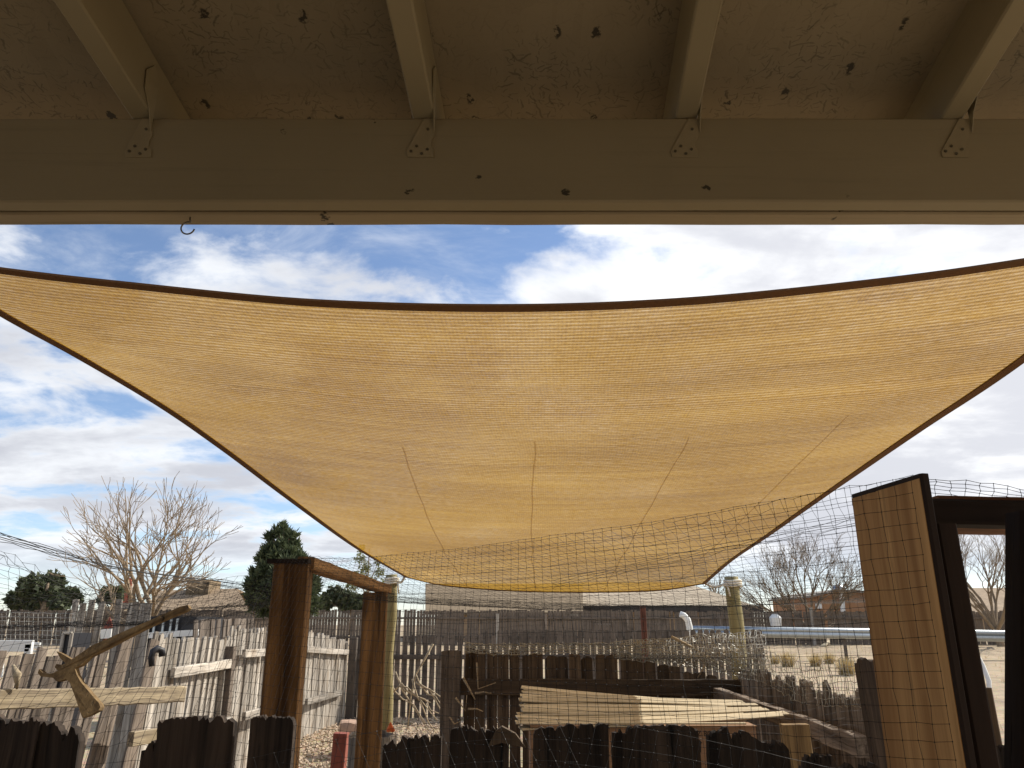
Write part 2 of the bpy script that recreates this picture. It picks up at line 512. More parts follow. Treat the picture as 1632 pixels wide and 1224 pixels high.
def sail_mat(seam=False):
    m, t = new_mat('tan knitted shade cloth seam' if seam else 'tan knitted shade cloth')
    uv = t.n('ShaderNodeUVMap', uv_map='UVMap').outputs[0] if not seam else t.n('ShaderNodeTexCoord').outputs['Object']
    s = t.n('ShaderNodeSeparateXYZ', {0: uv})
    streak = t.noise(t.n('ShaderNodeMapping', {0: uv, 'Scale': (1.0, 16, 1)}).outputs[0], 1.0, 7, 0.62)
    streak2 = t.noise(t.n('ShaderNodeMapping', {0: uv, 'Scale': (22, 260, 1)}).outputs[0], 1.0, 3, 0.7)
    knit = t.noise(t.n('ShaderNodeMapping', {0: uv, 'Scale': (150, 110, 1)}).outputs[0], 1.0, 2, 0.6)
    ph = t.math('ADD', t.math('MULTIPLY', s.outputs[1], 2 * math.pi / 0.020), t.math('MULTIPLY', streak, 7.0))
    rows = t.math('MULTIPLY', t.math('ADD', t.math('SINE', ph), 1.0), 0.5)
    ph2 = t.math('ADD', t.math('MULTIPLY', s.outputs[0], 2 * math.pi / 0.012), t.math('MULTIPLY', knit, 5.0))
    cols = t.math('MULTIPLY', t.math('ADD', t.math('SINE', ph2), 1.0), 0.5)
    f = t.math('ADD', t.math('ADD', t.math('MULTIPLY', streak, 0.34), 0.08), t.math('MULTIPLY', rows, 0.22))
    speck = t.noise(t.n('ShaderNodeMapping', {0: uv, 'Scale': (70, 120, 1)}).outputs[0], 1.0, 3, 0.8)
    blot = t.noise(t.n('ShaderNodeMapping', {0: uv, 'Scale': (0.7, 1.6, 1), 'Location': (2.3, 0.4, 0)}).outputs[0], 1.0, 4, 0.5)
    f = t.math('ADD', f, t.math('MULTIPLY', t.math('SUBTRACT', speck, 0.5), 0.62))
    f = t.math('ADD', f, t.math('MULTIPLY', t.math('SUBTRACT', blot, 0.5), 0.42))
    f = t.math('ADD', f, t.math('MULTIPLY', streak2, 0.42))
    f = t.math('ADD', f, t.math('MULTIPLY', cols, 0.06))
    base = t.ramp(f, [(0.36, lin('7d5b1a')), (0.6, lin('ac822c')), (0.86, lin('d1ab50'))])
    dif = t.n('ShaderNodeBsdfDiffuse', {'Color': base, 'Roughness': 0.9})
    trl = t.n('ShaderNodeBsdfTranslucent', {'Color': base})
    mx = t.n('ShaderNodeMixShader', {0: 0.5, 1: dif.outputs[0], 2: trl.outputs[0]})
    tr = t.n('ShaderNodeBsdfTransparent', {'Color': (1, 1, 1, 1)})
    hole = t.math('ADD', 0.055, t.math('MULTIPLY', t.math('MULTIPLY', rows, t.mapr(streak2, 0.35, 0.7)), 0.22))
    if seam:
        hole = 0.58
    mx2 = t.n('ShaderNodeMixShader', {0: hole, 1: mx.outputs[0], 2: tr.outputs[0]})
    t.t.links.new(mx2.outputs[0], t.n('ShaderNodeOutputMaterial').inputs[0])
    return m


M['sail'] = sail_mat()
M['seam'] = sail_mat(True)


def ground_mat():
    m, t = new_mat('dry sandy ground')
    P = t.n('ShaderNodeTexCoord').outputs['Object']
    big = t.noise(P, 0.35, 5, 0.6)
    mid = t.noise(P, 2.5, 6, 0.65)
    peb = t.n('ShaderNodeTexVoronoi', {'Vector': P, 'Scale': 28.0})
    c = t.ramp(t.math('ADD', t.math('MULTIPLY', big, 0.5), t.math('MULTIPLY', mid, 0.5)),
               [(0.35, lin('8d7d68')), (0.5, lin('b3a085')), (0.68, lin('cbb896'))])
    c = t.mix(0.3, c, t.mix(1.0, c, peb.outputs['Color'], 'MULTIPLY'))
    h = t.math('ADD', t.math('MULTIPLY', mid, 1.0), t.math('MULTIPLY', peb.outputs[0], -0.5))
    finish(t, c, 0.95, h, 0.6, 0.02)
    return m


M['ground'] = ground_mat()
M['concrete'] = plain('grey porch concrete', lin('99938a'), 0.9, var=0.12, scale=3)
M['stucco'] = plain('tan house stucco', lin('b09a7c'), 0.9, var=0.08, scale=6)


def leaf_mat(name, c1, c2):
    m, t = new_mat(name)
    g = t.n('ShaderNodeNewGeometry')
    c = t.ramp(g.outputs['Random Per Island'], [(0.0, c1), (1.0, c2)])
    b = t.n('ShaderNodeBsdfPrincipled', {'Base Color': c, 'Roughness': 0.7, 'Specular IOR Level': 0.3})
    tr = t.n('ShaderNodeBsdfTranslucent', {'Color': c})
    mx = t.n('ShaderNodeMixShader', {0: 0.22, 1: b.outputs[0], 2: tr.outputs[0]})
    t.t.links.new(mx.outputs[0], t.n('ShaderNodeOutputMaterial').inputs[0])
    return m


M['spruce'] = leaf_mat('dark blue green needles', (0.025, 0.04, 0.02), (0.15, 0.18, 0.09))
M['juniper'] = leaf_mat('grey green foliage', (0.04, 0.055, 0.025), (0.12, 0.14, 0.075))
M['yellow_leaf'] = leaf_mat('yellow green young leaves', (0.16, 0.17, 0.06), (0.32, 0.33, 0.14))
M['straw'] = leaf_mat('dry straw grass', lin('9a8256'), lin('d8c592'))
M['pebble'] = plain('mixed gravel stone', lin('b3a08a'), 0.9, var=0.3, scale=20)

# ------------------------------------------------------------------ ground and porch
def ground():
    xs = [-400, -150, -60, -30] + [x * 1.0 for x in range(-20, 21)] + [30, 60, 150, 400]
    ys = [-30, -8, -3] + [y * 0.75 for y in range(-2, 60)] + [50, 60, 75, 90, 140, 250, 600]
    vs, fs = [], []
    for y in ys:
        for x in xs:
            z = gz(x, y)
            if 3 < y < 60 and abs(x) < 40:
                z += 0.03 * mnoise.noise(Vector((x * 0.6, y * 0.6, 0)))
            vs.append((x, y, z))
    n = len(xs)
    for j in range(len(ys) - 1):
        for i in range(n - 1):
            fs.append((j * n + i, j * n + i + 1, (j + 1) * n + i + 1, (j + 1) * n + i))
    me = mesh('ground', vs, fs, M['ground'], True)
    o = link('ground', me, Matrix.Identity(4))
    o['kind'] = 'structure'


ground()
m = MB()
m.box((-6, -1.9, 0.0), (6, 1.35, 0.05))
m.build('porch_floor', M['concrete'])['kind'] = 'structure'
m = MB()
m.box((-6, -2.1, 0.0), (6, -1.9, 3.0))
m.build('house_wall', M['stucco'])['kind'] = 'structure'

YB = 1.5                                             # inner face of the porch beam
zb = W(816, 188, YB).z                               # its top
zl = W(816, 321, YB).z                               # its bottom
dr = ray(890, 1200).normalized()                     # rafters run this way, down to the beam
porch = root('porch_roof', (0, YB, zl), 'shaded tan painted porch roof with rafters and strand board above the beam', 'porch roof')
y1 = YB + 0.043
beam = board('beam', (-3.2, YB + 0.0215, (zb + zl) / 2), (3.2, YB + 0.0215, (zb + zl) / 2), zb - zl, 0.043, M['paint'], porch, side=(0, 0, 1), seg=24, rough=0.0006)
zl2 = zl + 0.002
o = board('beam', (-3.2, y1 + 0.0405, (zb + zl2) / 2), (3.2, y1 + 0.0405, (zb + zl2) / 2), zb - zl2, 0.055, M['paint_worn'], porch, side=(0, 0, 1), seg=40, rough=0.0007)
o['label'] = 'outer beam board with worn lower edge'
for k, px in enumerate((226, 675, 1094, 1518)):
    b0 = W(px, 188, YB)
    up = Vector((0, 0, 1)) - dr * dr.z
    up.normalize()
    c = b0 + up * 0.0705
    tt = 0.34 / dr.y
    board('rafter', c - dr * 3.3, c + dr * tt, 0.052, 0.14, M['paint'], porch, side=(1, 0, 0), seg=14, rough=0.0008, seed=k)
# strand board: sheets with their joints over the rafters
up = (Vector((0, 0, 1)) - dr * dr.z).normalized()
right = dr.cross(up).normalized()
c0 = W(675, 188, YB) + up * (0.14 + 0.0095)


def osb(a, b, s0, s1):
    vs, th = [], up * 0.011
    for s_ in (s0, s1):
        for r_ in (a, b):
            vs.append(c0 + right * r_ + dr * s_)
    mtx = Matrix((right, dr, up)).transposed().to_4x4()
    mtx.translation = c0 + right * a + dr * s0
    wd, ln = b - a, s1 - s0
    m_ = MB()
    m_.box((0, 0, -0.006), (wd, ln, 0.006))
    me = mesh('ceiling_panel', m_.v, m_.f, M['osb'])
    link('ceiling_panel', me, mtx, porch)


for a, b in ((-3.05, -0.632), (-0.629, 1.208), (1.211, 3.4)):
    osb(a, b, -3.3, -0.8 if False else 0.34 / dr.y)
for x in (-2.6, 2.6):
    board('post', (x, YB + 0.05, 0.05), (x, YB + 0.05, zl), 0.09, 0.09, M['paint'], porch, seed=3)
# hurricane ties on the right side of each rafter
for k, px in enumerate((243, 692, 1113, 1544)):
    m = MB()
    P = lambda x, y: W(x, y, YB - 0.0005)
    poly = [P(px - 16, 190), P(px - 44, 242), P(px - 42, 251), P(px - 1, 251), P(px - 1, 240), P(px - 6, 234), P(px - 4, 224), P(px, 218), P(px, 190)]
    m.prism(poly[::-1], (0, -0.0022, 0))
    x0 = P(px, 190).x
    m.prism([Vector((x0, y_, z_)) for y_, z_ in ((YB - 0.002, zb - 0.04), (YB - 0.020, zb), (YB - 0.055, zb + 0.04), (YB - 0.06, zb + 0.085), (YB - 0.03, zb + 0.12), (YB - 0.002, zb + 0.10))], (0.0022, 0, 0))
    tie = m.build('strap', M['metal_paint'], porch)
    for dx, y_ in ((-10, 206), (-28, 233), (-37, 241), (-11, 238), (-20, 245)):
        c = W(px + dx, y_, YB - 0.003)
        nm = MB()
        nm.tube([c, c + Vector((0, -0.0018, 0))], 0.0034, 8)
        nm.build('nail', M['nail'], tie)

# screw hook under the beam
hx = W(301, 352, y1 + 0.03)
pts = []
zt = zl2
for i in range(4):
    pts.append(Vector((hx.x + 0.002, hx.y, zt + 0.01 - i * 0.005)))
rc = 0.0155
cc = Vector((hx.x, hx.y, zt - 0.012 - rc))
for i in range(19):
    a = math.radians(70 + i * 15.5)
    pts.append(cc + Vector((math.cos(a) * rc, 0, math.sin(a) * rc)))
tag(tube('hook', pts, 0.0019, M['dark_metal'], None, 8), 'small open metal screw hook hanging under the beam edge', 'hook')

# ------------------------------------------------------------------ shade sail
def resample(pts, YA, YB_, n, bow=0.0):
    """image polyline -> n+1 world points; depth follows perspective between the two ends"""
    A, B = Vector(pts[0]), Vector(pts[-1])
    ch = (B - A)
    out = []
    ss = [((Vector(p) - A).dot(ch)) / ch.length_squared for p in pts]
    # Catmull-Rom resampling
    for i in range(n + 1):
        u = i / n
        # pick s so that the 3D parameter is even
        ia, ib = 1 / YA, 1 / YB_
        Y = YA + (YB_ - YA) * u
        s = ((1 / Y) - ia) / (ib - ia) if abs(ib - ia) > 1e-6 else u
        k = max(0, min(len(ss) - 2, next((j for j in range(len(ss) - 1) if ss[j + 1] >= s), len(ss) - 2)))
        p0, p1, p2, p3 = [Vector(pts[max(0, min(len(pts) - 1, q))]) for q in (k - 1, k, k + 1, k + 2)]
        h = (s - ss[k]) / (ss[k + 1] - ss[k])
        m1, m2 = (p2 - p0) / 2, (p3 - p1) / 2
        if k == 0:
            m1 = p2 - p1
        if k + 2 > len(pts) - 1:
            m2 = p2 - p1
        h2, h3 = h * h, h * h * h
        p = p1 * (2 * h3 - 3 * h2 + 1) + m1 * (h3 - 2 * h2 + h) + p2 * (-2 * h3 + 3 * h2) + m2 * (h3 - h2)
        out.append(W(p.x, p.y, Y + bow * 4 * u * (1 - u)))
    return out


NU, NV = 110, 110
YN, YF = 2.3, 7.0
near = resample([(-165, 402), (0, 428), (200, 451), (500, 479), (816, 487), (1100, 476), (1400, 446), (1632, 414), (1905, 368)], YN, YN + 1e-4, NU, 0.38)
far = resample([(645, 919), (700, 932), (770, 939), (850, 943), (950, 944), (1050, 941), (1124, 930)], YF, YF + 1e-4, NU, -0.28)
left = resample([(-165, 402), (0, 502), (120, 568), (250, 645), (350, 714), (450, 789), (550, 862), (610, 899), (645, 919)], YN, YF, NV)
righ = resample([(1905, 368), (1632, 576), (1471, 684), (1332, 779), (1228, 852), (1170, 891), (1124, 930)], YN, YF, NV)
c00, c10, c01, c11 = near[0], near[-1], far[0], far[-1]


def S(i, j):
    u, v = i / NU, j / NV
    p = near[i] * (1 - v) + far[i] * v + left[j] * (1 - u) + righ[j] * u
    p = p - (c00 * (1 - u) * (1 - v) + c10 * u * (1 - v) + c01 * (1 - u) * v + c11 * u * v)
    rip = 0.006 * math.sin(u * 31 + 2 * v) * (v ** 2) * 4 * u * (1 - u)
    for cu_, cv_, ph_ in ((0, 1, 0.4), (1, 1, 1.3), (0, 0, 2.1), (1, 0, 0.9)):
        du, dv = abs(u - cu_) * 3.0, abs(v - cv_) * 4.0
        d_ = math.hypot(du, dv)
        if d_ > 0.02:
            rip += (0.012 if cv_ else 0.0025) * math.exp(-((d_ - 0.55) / 0.5) ** 2) * math.sin(math.atan2(dv, du) * 15 + ph_ + 0.6 * d_)
    rip *= max(0.0, min(1.0, u * 14, (1 - u) * 14, v * 14, (1 - v) * 14))
    return p + Vector((0, 0, rip - 0.03 * 16 * u * (1 - u) * v * (1 - v)))


grid = [[S(i, j) for i in range(NU + 1)] for j in range(NV + 1)]
base = Vector((0, 4.6, 1.9))
sail = root('shade_sail', base, 'large tan knitted shade sail with dark brown hem stretched over the yard', 'shade sail')
vs = [p - base for row in grid for p in row]
fs = [(j * (NU + 1) + i, j * (NU + 1) + i + 1, (j + 1) * (NU + 1) + i + 1, (j + 1) * (NU + 1) + i) for j in range(NV) for i in range(NU)]
me = mesh('fabric', vs, fs, M['sail'], True)
uvl = me.uv_layers.new(name='UVMap')
uvs = []
for lp in me.loops:
    j, i = divmod(lp.vertex_index, NU + 1)
    uvs.extend((i / NU * 3.6, j / NV * 4.7))
uvl.data.foreach_set('uv', uvs)
link('fabric', me, Matrix.Translation(base), sail)


def hem(line, inner, wd, name='hem'):
    """folded webbing round an edge: a flat thick band"""
    m_ = MB()
    n = len(line)
    vs_, fs_ = [], []
    for a, b in zip(line, inner):
        d = (b - a)
        d = d.normalized()
        t_ = Vector((0, 0, 0.004))
        p, q = a - d * 0.004, a + d * wd
        vs_ += [p - t_, q - t_, q + t_, p + t_]
    for i in range(n - 1):
        for k in range(4):
            fs_.append((i * 4 + k, i * 4 + (k + 1) % 4, (i + 1) * 4 + (k + 1) % 4, (i + 1) * 4 + k))
    fs_.append((3, 2, 1, 0))
    fs_.append(tuple((n - 1) * 4 + k for k in range(4)))
    return mk(name, vs_, fs_, M['webbing'], sail)


hem(grid[0], grid[6], 0.030)
hem(grid[-1], grid[-7], 0.024)
hem([r[0] for r in grid], [r[6] for r in grid], 0.042)
hem([r[-1] for r in grid], [r[-7] for r in grid], 0.042)


def Sc(u, v):
    x, y = u * NU, v * NV
    i, j = min(int(x), NU - 1), min(int(y), NV - 1)
    a, b = x - i, y - j
    return (grid[j][i] * (1 - a) + grid[j][i + 1] * a) * (1 - b) + (grid[j + 1][i] * (1 - a) + grid[j + 1][i + 1] * a) * b


for u0, u1, v0 in ((0.31, 0.22, 0.28), (0.48, 0.44, 0.25), (0.665, 0.66, 0.25), (0.85, 0.885, 0.22)):
    m = MB()
    n = 60
    pa, pb = [], []
    for k in range(n + 1):
        v = v0 + (0.985 - v0) * k / n
        u = u0 + (u1 - u0) * (k / n) + 0.0002 * math.sin(k * 0.9)
        p = Sc(u, v) + Vector((0, 0, -0.006))
        pa.append(p + Vector((-0.004, 0, 0.0045)))
        pb.append(p + Vector((0.004, 0, 0.0045)))
    vs_, fs_ = [], []
    for a, b in zip(pa, pb):
        vs_ += [a, (a + b) / 2 - Vector((0, 0, 0.0035)), b]
    for k in range(n):
        fs_ += [(k * 3, k * 3 + 1, k * 3 + 4, k * 3 + 3), (k * 3 + 1, k * 3 + 2, k * 3 + 5, k * 3 + 4)]
    mk('seam', vs_, fs_, M['seam'], sail, True)
for p, q in ((c00, left[3]), (c10, righ[3]), (c01, left[-4]), (c11, righ[-4])):
    d = (p - q).normalized()
    cx = p + d * 0.02
    pts = [cx + (d * math.cos(a * math.pi / 6) + Vector((0, 0, 1)) * math.sin(a * math.pi / 6)) * 0.022 for a in range(13)]
    tube('ring', pts, 0.004, M['galv'], sail, 6)

# far poles and ropes
POLE_L = Vector((W(621, 920, 7.05).x, 7.05, 0))
POLE_R = Vector((W(1160, 925, 6.95).x + 0.02, 6.95, 0))


def pole(x, y, ztop, r, label, seed):
    rr = random.Random(seed)
    pts, rad = [], []
    for i in range(13):
        t = i / 12
        pts.append((x + 0.008 * math.sin(i * 1.3 + seed), y + 0.008 * math.cos(i + seed), -0.1 + (ztop + 0.1) * t))
        rad.append(r * (1.08 - 0.14 * t) + rr.uniform(-.002, .002))
    return tag(tube('sail_pole', pts, rad, M['pole'], None, 14), label, 'pole', 'wooden poles holding the sail')


pl = W(632, 916, 7.05)
pole(W(621, 1000, 7.05).x, 7.05, pl.z, 0.052, 'slim yellowish wooden sail pole behind the doorway frame of brown posts', 1)
pr = W(1163, 919, 6.95)
pole(pr.x + 0.02, 6.95, pr.z, 0.064, 'thick mossy wooden sail pole beside the wire mesh roll with white rope tied round it', 2)
for (cn, px, py, Y, x, r, lab) in ((c01, 628, 926, 7.05, W(621, 1000, 7.05).x, 0.054, 'white rope tying the sail corner to the slim pole'),
                                   (c11, 1160, 930, 6.95, pr.x + 0.02, 0.066, 'white rope tying the sail corner to the thick mossy pole')):
    zc = W(px, py, Y).z
    sx = 1 if cn.x > x else -1
    m = MB()
    st = Vector((x + sx * r, Y - r * 0.3, zc))
    mid_ = (cn + st) / 2 + Vector((0, 0, -0.03))
    m.tube([cn, cn * .7 + st * .3 + Vector((0, 0, -0.025)), mid_, cn * .3 + st * .7 + Vector((0, 0, -0.02)), st], 0.011, 8)
    for k in range(3):
        m.tube([Vector((x + math.cos(a * math.pi / 8) * (r + 0.006), Y + math.sin(a * math.pi / 8) * (r + 0.006), zc - 0.02 + 0.02 * k + 0.004 * math.sin(a))) for a in range(17)], 0.010, 6)
    m.tube([st, st + Vector((0.01, -0.03, -0.04)), st + Vector((0.02, -0.035, -0.11))], 0.008, 6)
    tag(m.build('rope', M['white_rope'], None, True), lab, 'rope')
for cn, x in ((c00, -2.6), (c10, 2.6)):
    tag(tube('rope', [cn + (Vector((x, YB + 0.12, zl + 0.05)) - cn) * t - Vector((0, 0, 0.02 * math.sin(t * 3.14))) for t in (0, .25, .5, .75, 1)], 0.006, M['white_rope']),
        'white rope from the near sail corner to the porch ' + ('left end' if x < 0 else 'right end'), 'rope')

# ------------------------------------------------------------------ fences
def picket_mesh(name, wd, th, ht, top, mat, seed=0, lean=0.0):
    """outline along Z with a shaped top, pushed to thickness"""
    rr = random.Random(seed)
    L, Rr = [], []
    nseg = 5
    for i in range(nseg + 1):
        z = ht * 0.96 * i / nseg
        j = wd * 0.02
        L.append((-wd / 2 + rr.uniform(-j, j), z))
        Rr.append((wd / 2 + rr.uniform(-j, j), z))
    T = []
    if top == 'round':
        for k in range(7):
            a = math.pi * (1 - k / 6)
            T.append((math.cos(a) * wd * 0.47, ht - wd * 0.32 + math.sin(a) * wd * 0.32))
        L[-1] = (L[-1][0], ht - wd * 0.36)
        Rr[-1] = (Rr[-1][0], ht - wd * 0.36)
    elif top == 'dogear':
        T = [(-wd / 2, ht - wd * 0.25), (-wd * 0.27, ht), (wd * 0.27, ht), (wd / 2, ht - wd * 0.25)]
        L[-1] = (L[-1][0], ht - wd * 0.3)
        Rr[-1] = (Rr[-1][0], ht - wd * 0.3)
    elif top == 'flat':
        T = [(-wd / 2, ht + rr.uniform(-.01, .004)), (0, ht + rr.uniform(-.006, .006)), (wd / 2, ht + rr.uniform(-.01, .004))]
        L[-1] = (L[-1][0], ht * .97)
        Rr[-1] = (Rr[-1][0], ht * .97)
    else:                                              # rotten, ragged end grain
        amp = top[1]
        n = top[2] if len(top) > 2 else 11
        drop = rr.uniform(-1.0, 1.0) * amp
        rl, rrr = rr.uniform(.1, .9), rr.uniform(.1, .9)
        walk = 0.0
        for k in range(n):
            t = k / (n - 1)
            walk = walk * 0.85 + rr.uniform(-.22, .22) * amp
            e = rl * max(0, 1 - t * 5) ** 2 + rrr * max(0, 1 - (1 - t) * 5) ** 2
            spike = amp * 0.6 * rr.random() ** 8
            T.append((-wd / 2 + wd * (t + (rr.uniform(-.4, .4) / n if 0 < k < n - 1 else 0)), ht - abs(walk) - rr.uniform(0, .13) * amp - max(0, drop * (t - .5)) - spike - e * amp * 0.8))
        lo_ = min(z for _, z in T)
        for q in (L, Rr):
            q[-1] = (q[-1][0], min(ht * .96, lo_ - amp * .3))
            q[-2] = (q[-2][0], min(q[-2][1], q[-1][1] - .01))
    poly = L + T + Rr[::-1]
    n = len(poly)
    vs_ = [(x + lean * z, -th / 2, z) for x, z in poly] + [(x + lean * z, th / 2, z - rr.uniform(0, .002)) for x, z in poly]
    fs_ = [tuple(range(n - 1, -1, -1)), tuple(range(n, 2 * n))]
    fs_ += [(i, (i + 1) % n, n + (i + 1) % n, n + i) for i in range(n)]
    return mesh(name, vs_, fs_, mat)


def pmtx(p, along, tilt=0.0, nod=0.0):
    x = Vector((along.x, along.y, 0)).normalized()
    z = Vector((0, 0, 1))
    y = z.cross(x)
    m_ = Matrix((x, y, z)).transposed().to_4x4()
    m_ = m_ @ Matrix.Rotation(tilt, 4, 'Y') @ Matrix.Rotation(nod, 4, 'X')
    m_.translation = p
    return m_


def fence(a, b, wd, pitch, top, mat, rt, topf, th=0.018, variants=7, tilt=0.0, jit=0.02, skip=(), push=0.0, gapf=None):
    """pickets from a to b (ground points); topf(t) is the height of the tops"""
    a, b = Vector(a), Vector(b)
    d = (b - a)
    n = max(1, int(round(d.length / pitch)))
    shared = {}
    for i in range(n):
        if i in skip:
            continue
        t = (i + 0.5) / n
        p = a + d * t
        p.z = gz(p.x, p.y) - 0.02
        ht = topf(t) - p.z
        key = (i % variants, round(ht / 0.04))
        if key not in shared:
            shared[key] = picket_mesh('picket', wd * (0.96 + 0.08 * R.random()), th, round(ht / 0.04) * 0.04 + R.uniform(-.012, .012), top, mat, seed=i * 7 + variants)
        side = d.normalized()
        nrm = Vector((side.y, -side.x, 0))
        p = p + nrm * (push + R.uniform(-.003, .003))
        tl = tilt(t) if callable(tilt) else tilt
        link('picket', shared[key], pmtx(p, d, tl + R.gauss(0, jit), R.gauss(0, .006)), rt)


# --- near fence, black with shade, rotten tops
NF = root('picket_fence', (0, 1.5, 0.05), 'near dark rotten picket fence with ragged tops along the bottom edge', 'fence')
NEAR = [(-60, 50, 1134, .018, 0.02), (58, 168, 1146, .03, -0.03), (196, 262, 1176, .03, 0.03), (274, 394, 1137, .02, -0.015), (402, 471, 1137, .014, 0.0),
        (612, 704, 1163, .026, 0.0), (719, 812, 1153, .016, 0.0), (850, 969, 1151, .014, 0.0), (976, 1111, 1153, .012, 0.0), (1126, 1250, 1151, .032, 0.0),
        (1272, 1330, 1198, .024, 0.0), (1338, 1412, 1211, .02, 0.0), (1418, 1472, 1203, .02, 0.01), (1506, 1630, 1181, .022, 0.02), (1640, 1760, 1170, .02, 0.0)]
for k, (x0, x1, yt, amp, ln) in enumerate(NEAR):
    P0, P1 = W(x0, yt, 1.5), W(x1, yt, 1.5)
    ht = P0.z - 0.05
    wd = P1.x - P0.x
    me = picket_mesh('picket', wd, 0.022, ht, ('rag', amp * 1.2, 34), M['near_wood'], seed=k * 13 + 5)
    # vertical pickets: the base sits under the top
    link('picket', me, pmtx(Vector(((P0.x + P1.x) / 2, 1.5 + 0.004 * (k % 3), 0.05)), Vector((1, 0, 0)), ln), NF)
for z in (0.35, 0.98):
    board('rail', (-1.4, 1.535, z), (1.6, 1.535, z), 0.08, 0.035, M['near_wood'], NF, side=(0, 0, 1))
# broken splinter on the seventh picket
m = MB()
m.prism([W(778, 1190, 1.48), W(790, 1165, 1.48), W(800, 1158, 1.48), W(822, 1170, 1.48), W(838, 1192, 1.48), W(800, 1184, 1.48)], (0, 0.02, 0))
o = m.build('splinter', M['brown_wood'], NF)

# --- leaning fence at the left (B)
B0, B1 = W(-60, 1110, 4.45), W(268, 1110, 6.15)
fb = root('picket_fence', (B0.x, B0.y, 0), 'leaning grey brown picket fence with a thick pale rail at the left', 'fence')
tops = [(0.0, 1036), (0.30, 1040), (0.46, 1030), (0.62, 1046), (0.70, 1020), (0.80, 1004), (1.0, 1012)]


def interp(tab, t):
    for (a, x), (b, y) in zip(tab, tab[1:]):
        if t <= b:
            return x + (y - x) * (t - a) / (b - a)
    return tab[-1][1]


def topB(t):
    p = B0 + (B1 - B0) * t
    return W(-60 + 328 * t, interp(tops, t) + R.uniform(-4, 4), p.y).z


dB = (B1 - B0)
Bg0, Bg1 = Vector((B0.x - .25, B0.y, 0)), Vector((B1.x - .22, B1.y, 0))
fence(Bg0, Bg1, 0.072, 0.079, 'flat', M['grey_brown'], fb, topB, tilt=0.13, jit=0.025, variants=9, skip=(18, 19))
nb = Vector((dB.y, -dB.x, 0)).normalized()
ra, rb = W(-80, 1117, 4.45) + nb * 0.06, W(281, 1106, 6.12) + nb * 0.06
board('rail', ra, rb, 0.108, 0.045, M['pale_rail'], fb, side=(0, 0, 1), seg=30, rough=0.004, bev=0.006)
board('rail', W(200, 1178, 5.6) + nb * .04, W(278, 1166, 6.12) + nb * .04, 0.09, 0.045, M['pale_rail'], fb, side=(0, 0, 1))
m = MB()
bl = W(10, 1085, 4.7) + nb * 0.05
m.tube([W(14, 1060, 4.72) + nb * .03, W(16, 1075, 4.7) + nb * .05, W(20, 1098, 4.72) + nb * .03], [0.008, 0.024, 0.006], 8)
o = m.build('bark_strip', M['pale_rail'], fb, True)

# --- sunlit side fence running back on the left (C)
fc = root('picket_fence', (W(228, 1100, 6.25).x, 6.25, 0), 'sunlit bleached picket fence running away on the left behind the brown post', 'fence')
C0, C1, C2, C3, C4 = [Vector((W(px, 1020, Y).x, Y, 0)) for px, Y in ((232, 6.3), (366, 8.3), (420, 9.4), (482, 11.0), (556, 13.0))]


def topline(y0, y1_, a, b, px0, px1):
    def f(t):
        p = a + (b - a) * t
        return W(px0 + (px1 - px0) * t, y0 + (y1_ - y0) * t + R.uniform(-3, 3), p.y).z
    return f


for (a, b, y0, y1_, px0, px1, tl) in ((C0, C1, 1012, 1015, 232, 366, 0.10), (C1, C2, 1002, 1003, 366, 420, 0.03), (C2, C3, 1003, 1004, 420, 482, 0.0), (C3, C4, 1005, 1021, 482, 556, -0.02)):
    fence(a, b, 0.063, 0.068, 'dogear', M['grey_wood'], fc, topline(y0, y1_, a, b, px0, px1), tilt=tl, jit=0.012, variants=6)
nc = Vector((1, -0.05, 0)).normalized()
for (pa, Ya, pb, Yb, wd_) in (((268, 1073), 6.8, (361, 1058), 8.15, 0.085), ((262, 1192), 6.75, (361, 1150), 8.15, 0.085), ((383, 1042), 8.5, (420, 1040), 9.3, 0.08), ((383, 1142), 8.5, (420, 1131), 9.3, 0.08),
                         ((420, 1040), 9.4, (482, 1033), 10.9, 0.08), ((484, 1035), 11.0, (551, 1040), 12.8, 0.08), ((484, 1119), 11.0, (540, 1104), 12.6, 0.08)):
    board('rail', W(*pa, Ya) + nc * 0.035, W(*pb, Yb) + nc * 0.035, wd_, 0.038, M['grey_wood'], fc, side=(0, 0, 1), rough=0.003)
def post_at(name, pxt, pyt, Y, wd_, mat, rt=None, pxb=None, th_=None, side=(1, 0, 0), **kw):
    p = W(pxt, pyt, Y)
    xb = p.x if pxb is None else W(pxb, 1150, Y).x
    return board(name, (xb, Y, gz(0, Y) - 0.05), p, wd_, th_ or wd_, mat, rt, side=side, **kw)
post_at('post', 368, 1030, 8.2, 0.095, M['far_wood'], fc)
post_at('batten', 356, 1056, 8.05, 0.05, M['grey_wood'], fc, th_=0.03)
post_at('post', 564, 1016, 13.1, 0.12, M['far_wood'], fc)
post_at('batten', 551, 1024, 12.8, 0.08, M['grey_wood'], fc, pxb=540, th_=0.03)
post_at('post', 481, 1026, 10.9, 0.09, M['brown_wood'], fc)
# dark hook-shaped strip, a bent tube just before the fence
hp = [W(231, 1062, 5.85), W(230, 1048, 5.85), W(233, 1038, 5.85), W(240, 1034, 5.88), W(247, 1037, 5.9), W(248, 1046, 5.9)]
m = MB()
m.tube([p + nc * 0.05 for p in hp], [0.02, 0.022, 0.024, 0.026, 0.026, 0.024], 8)
tag(m.build('dark_loop', M['dark_box'], None, True), 'short dark bent loop on the bleached pickets at the left', 'hose')

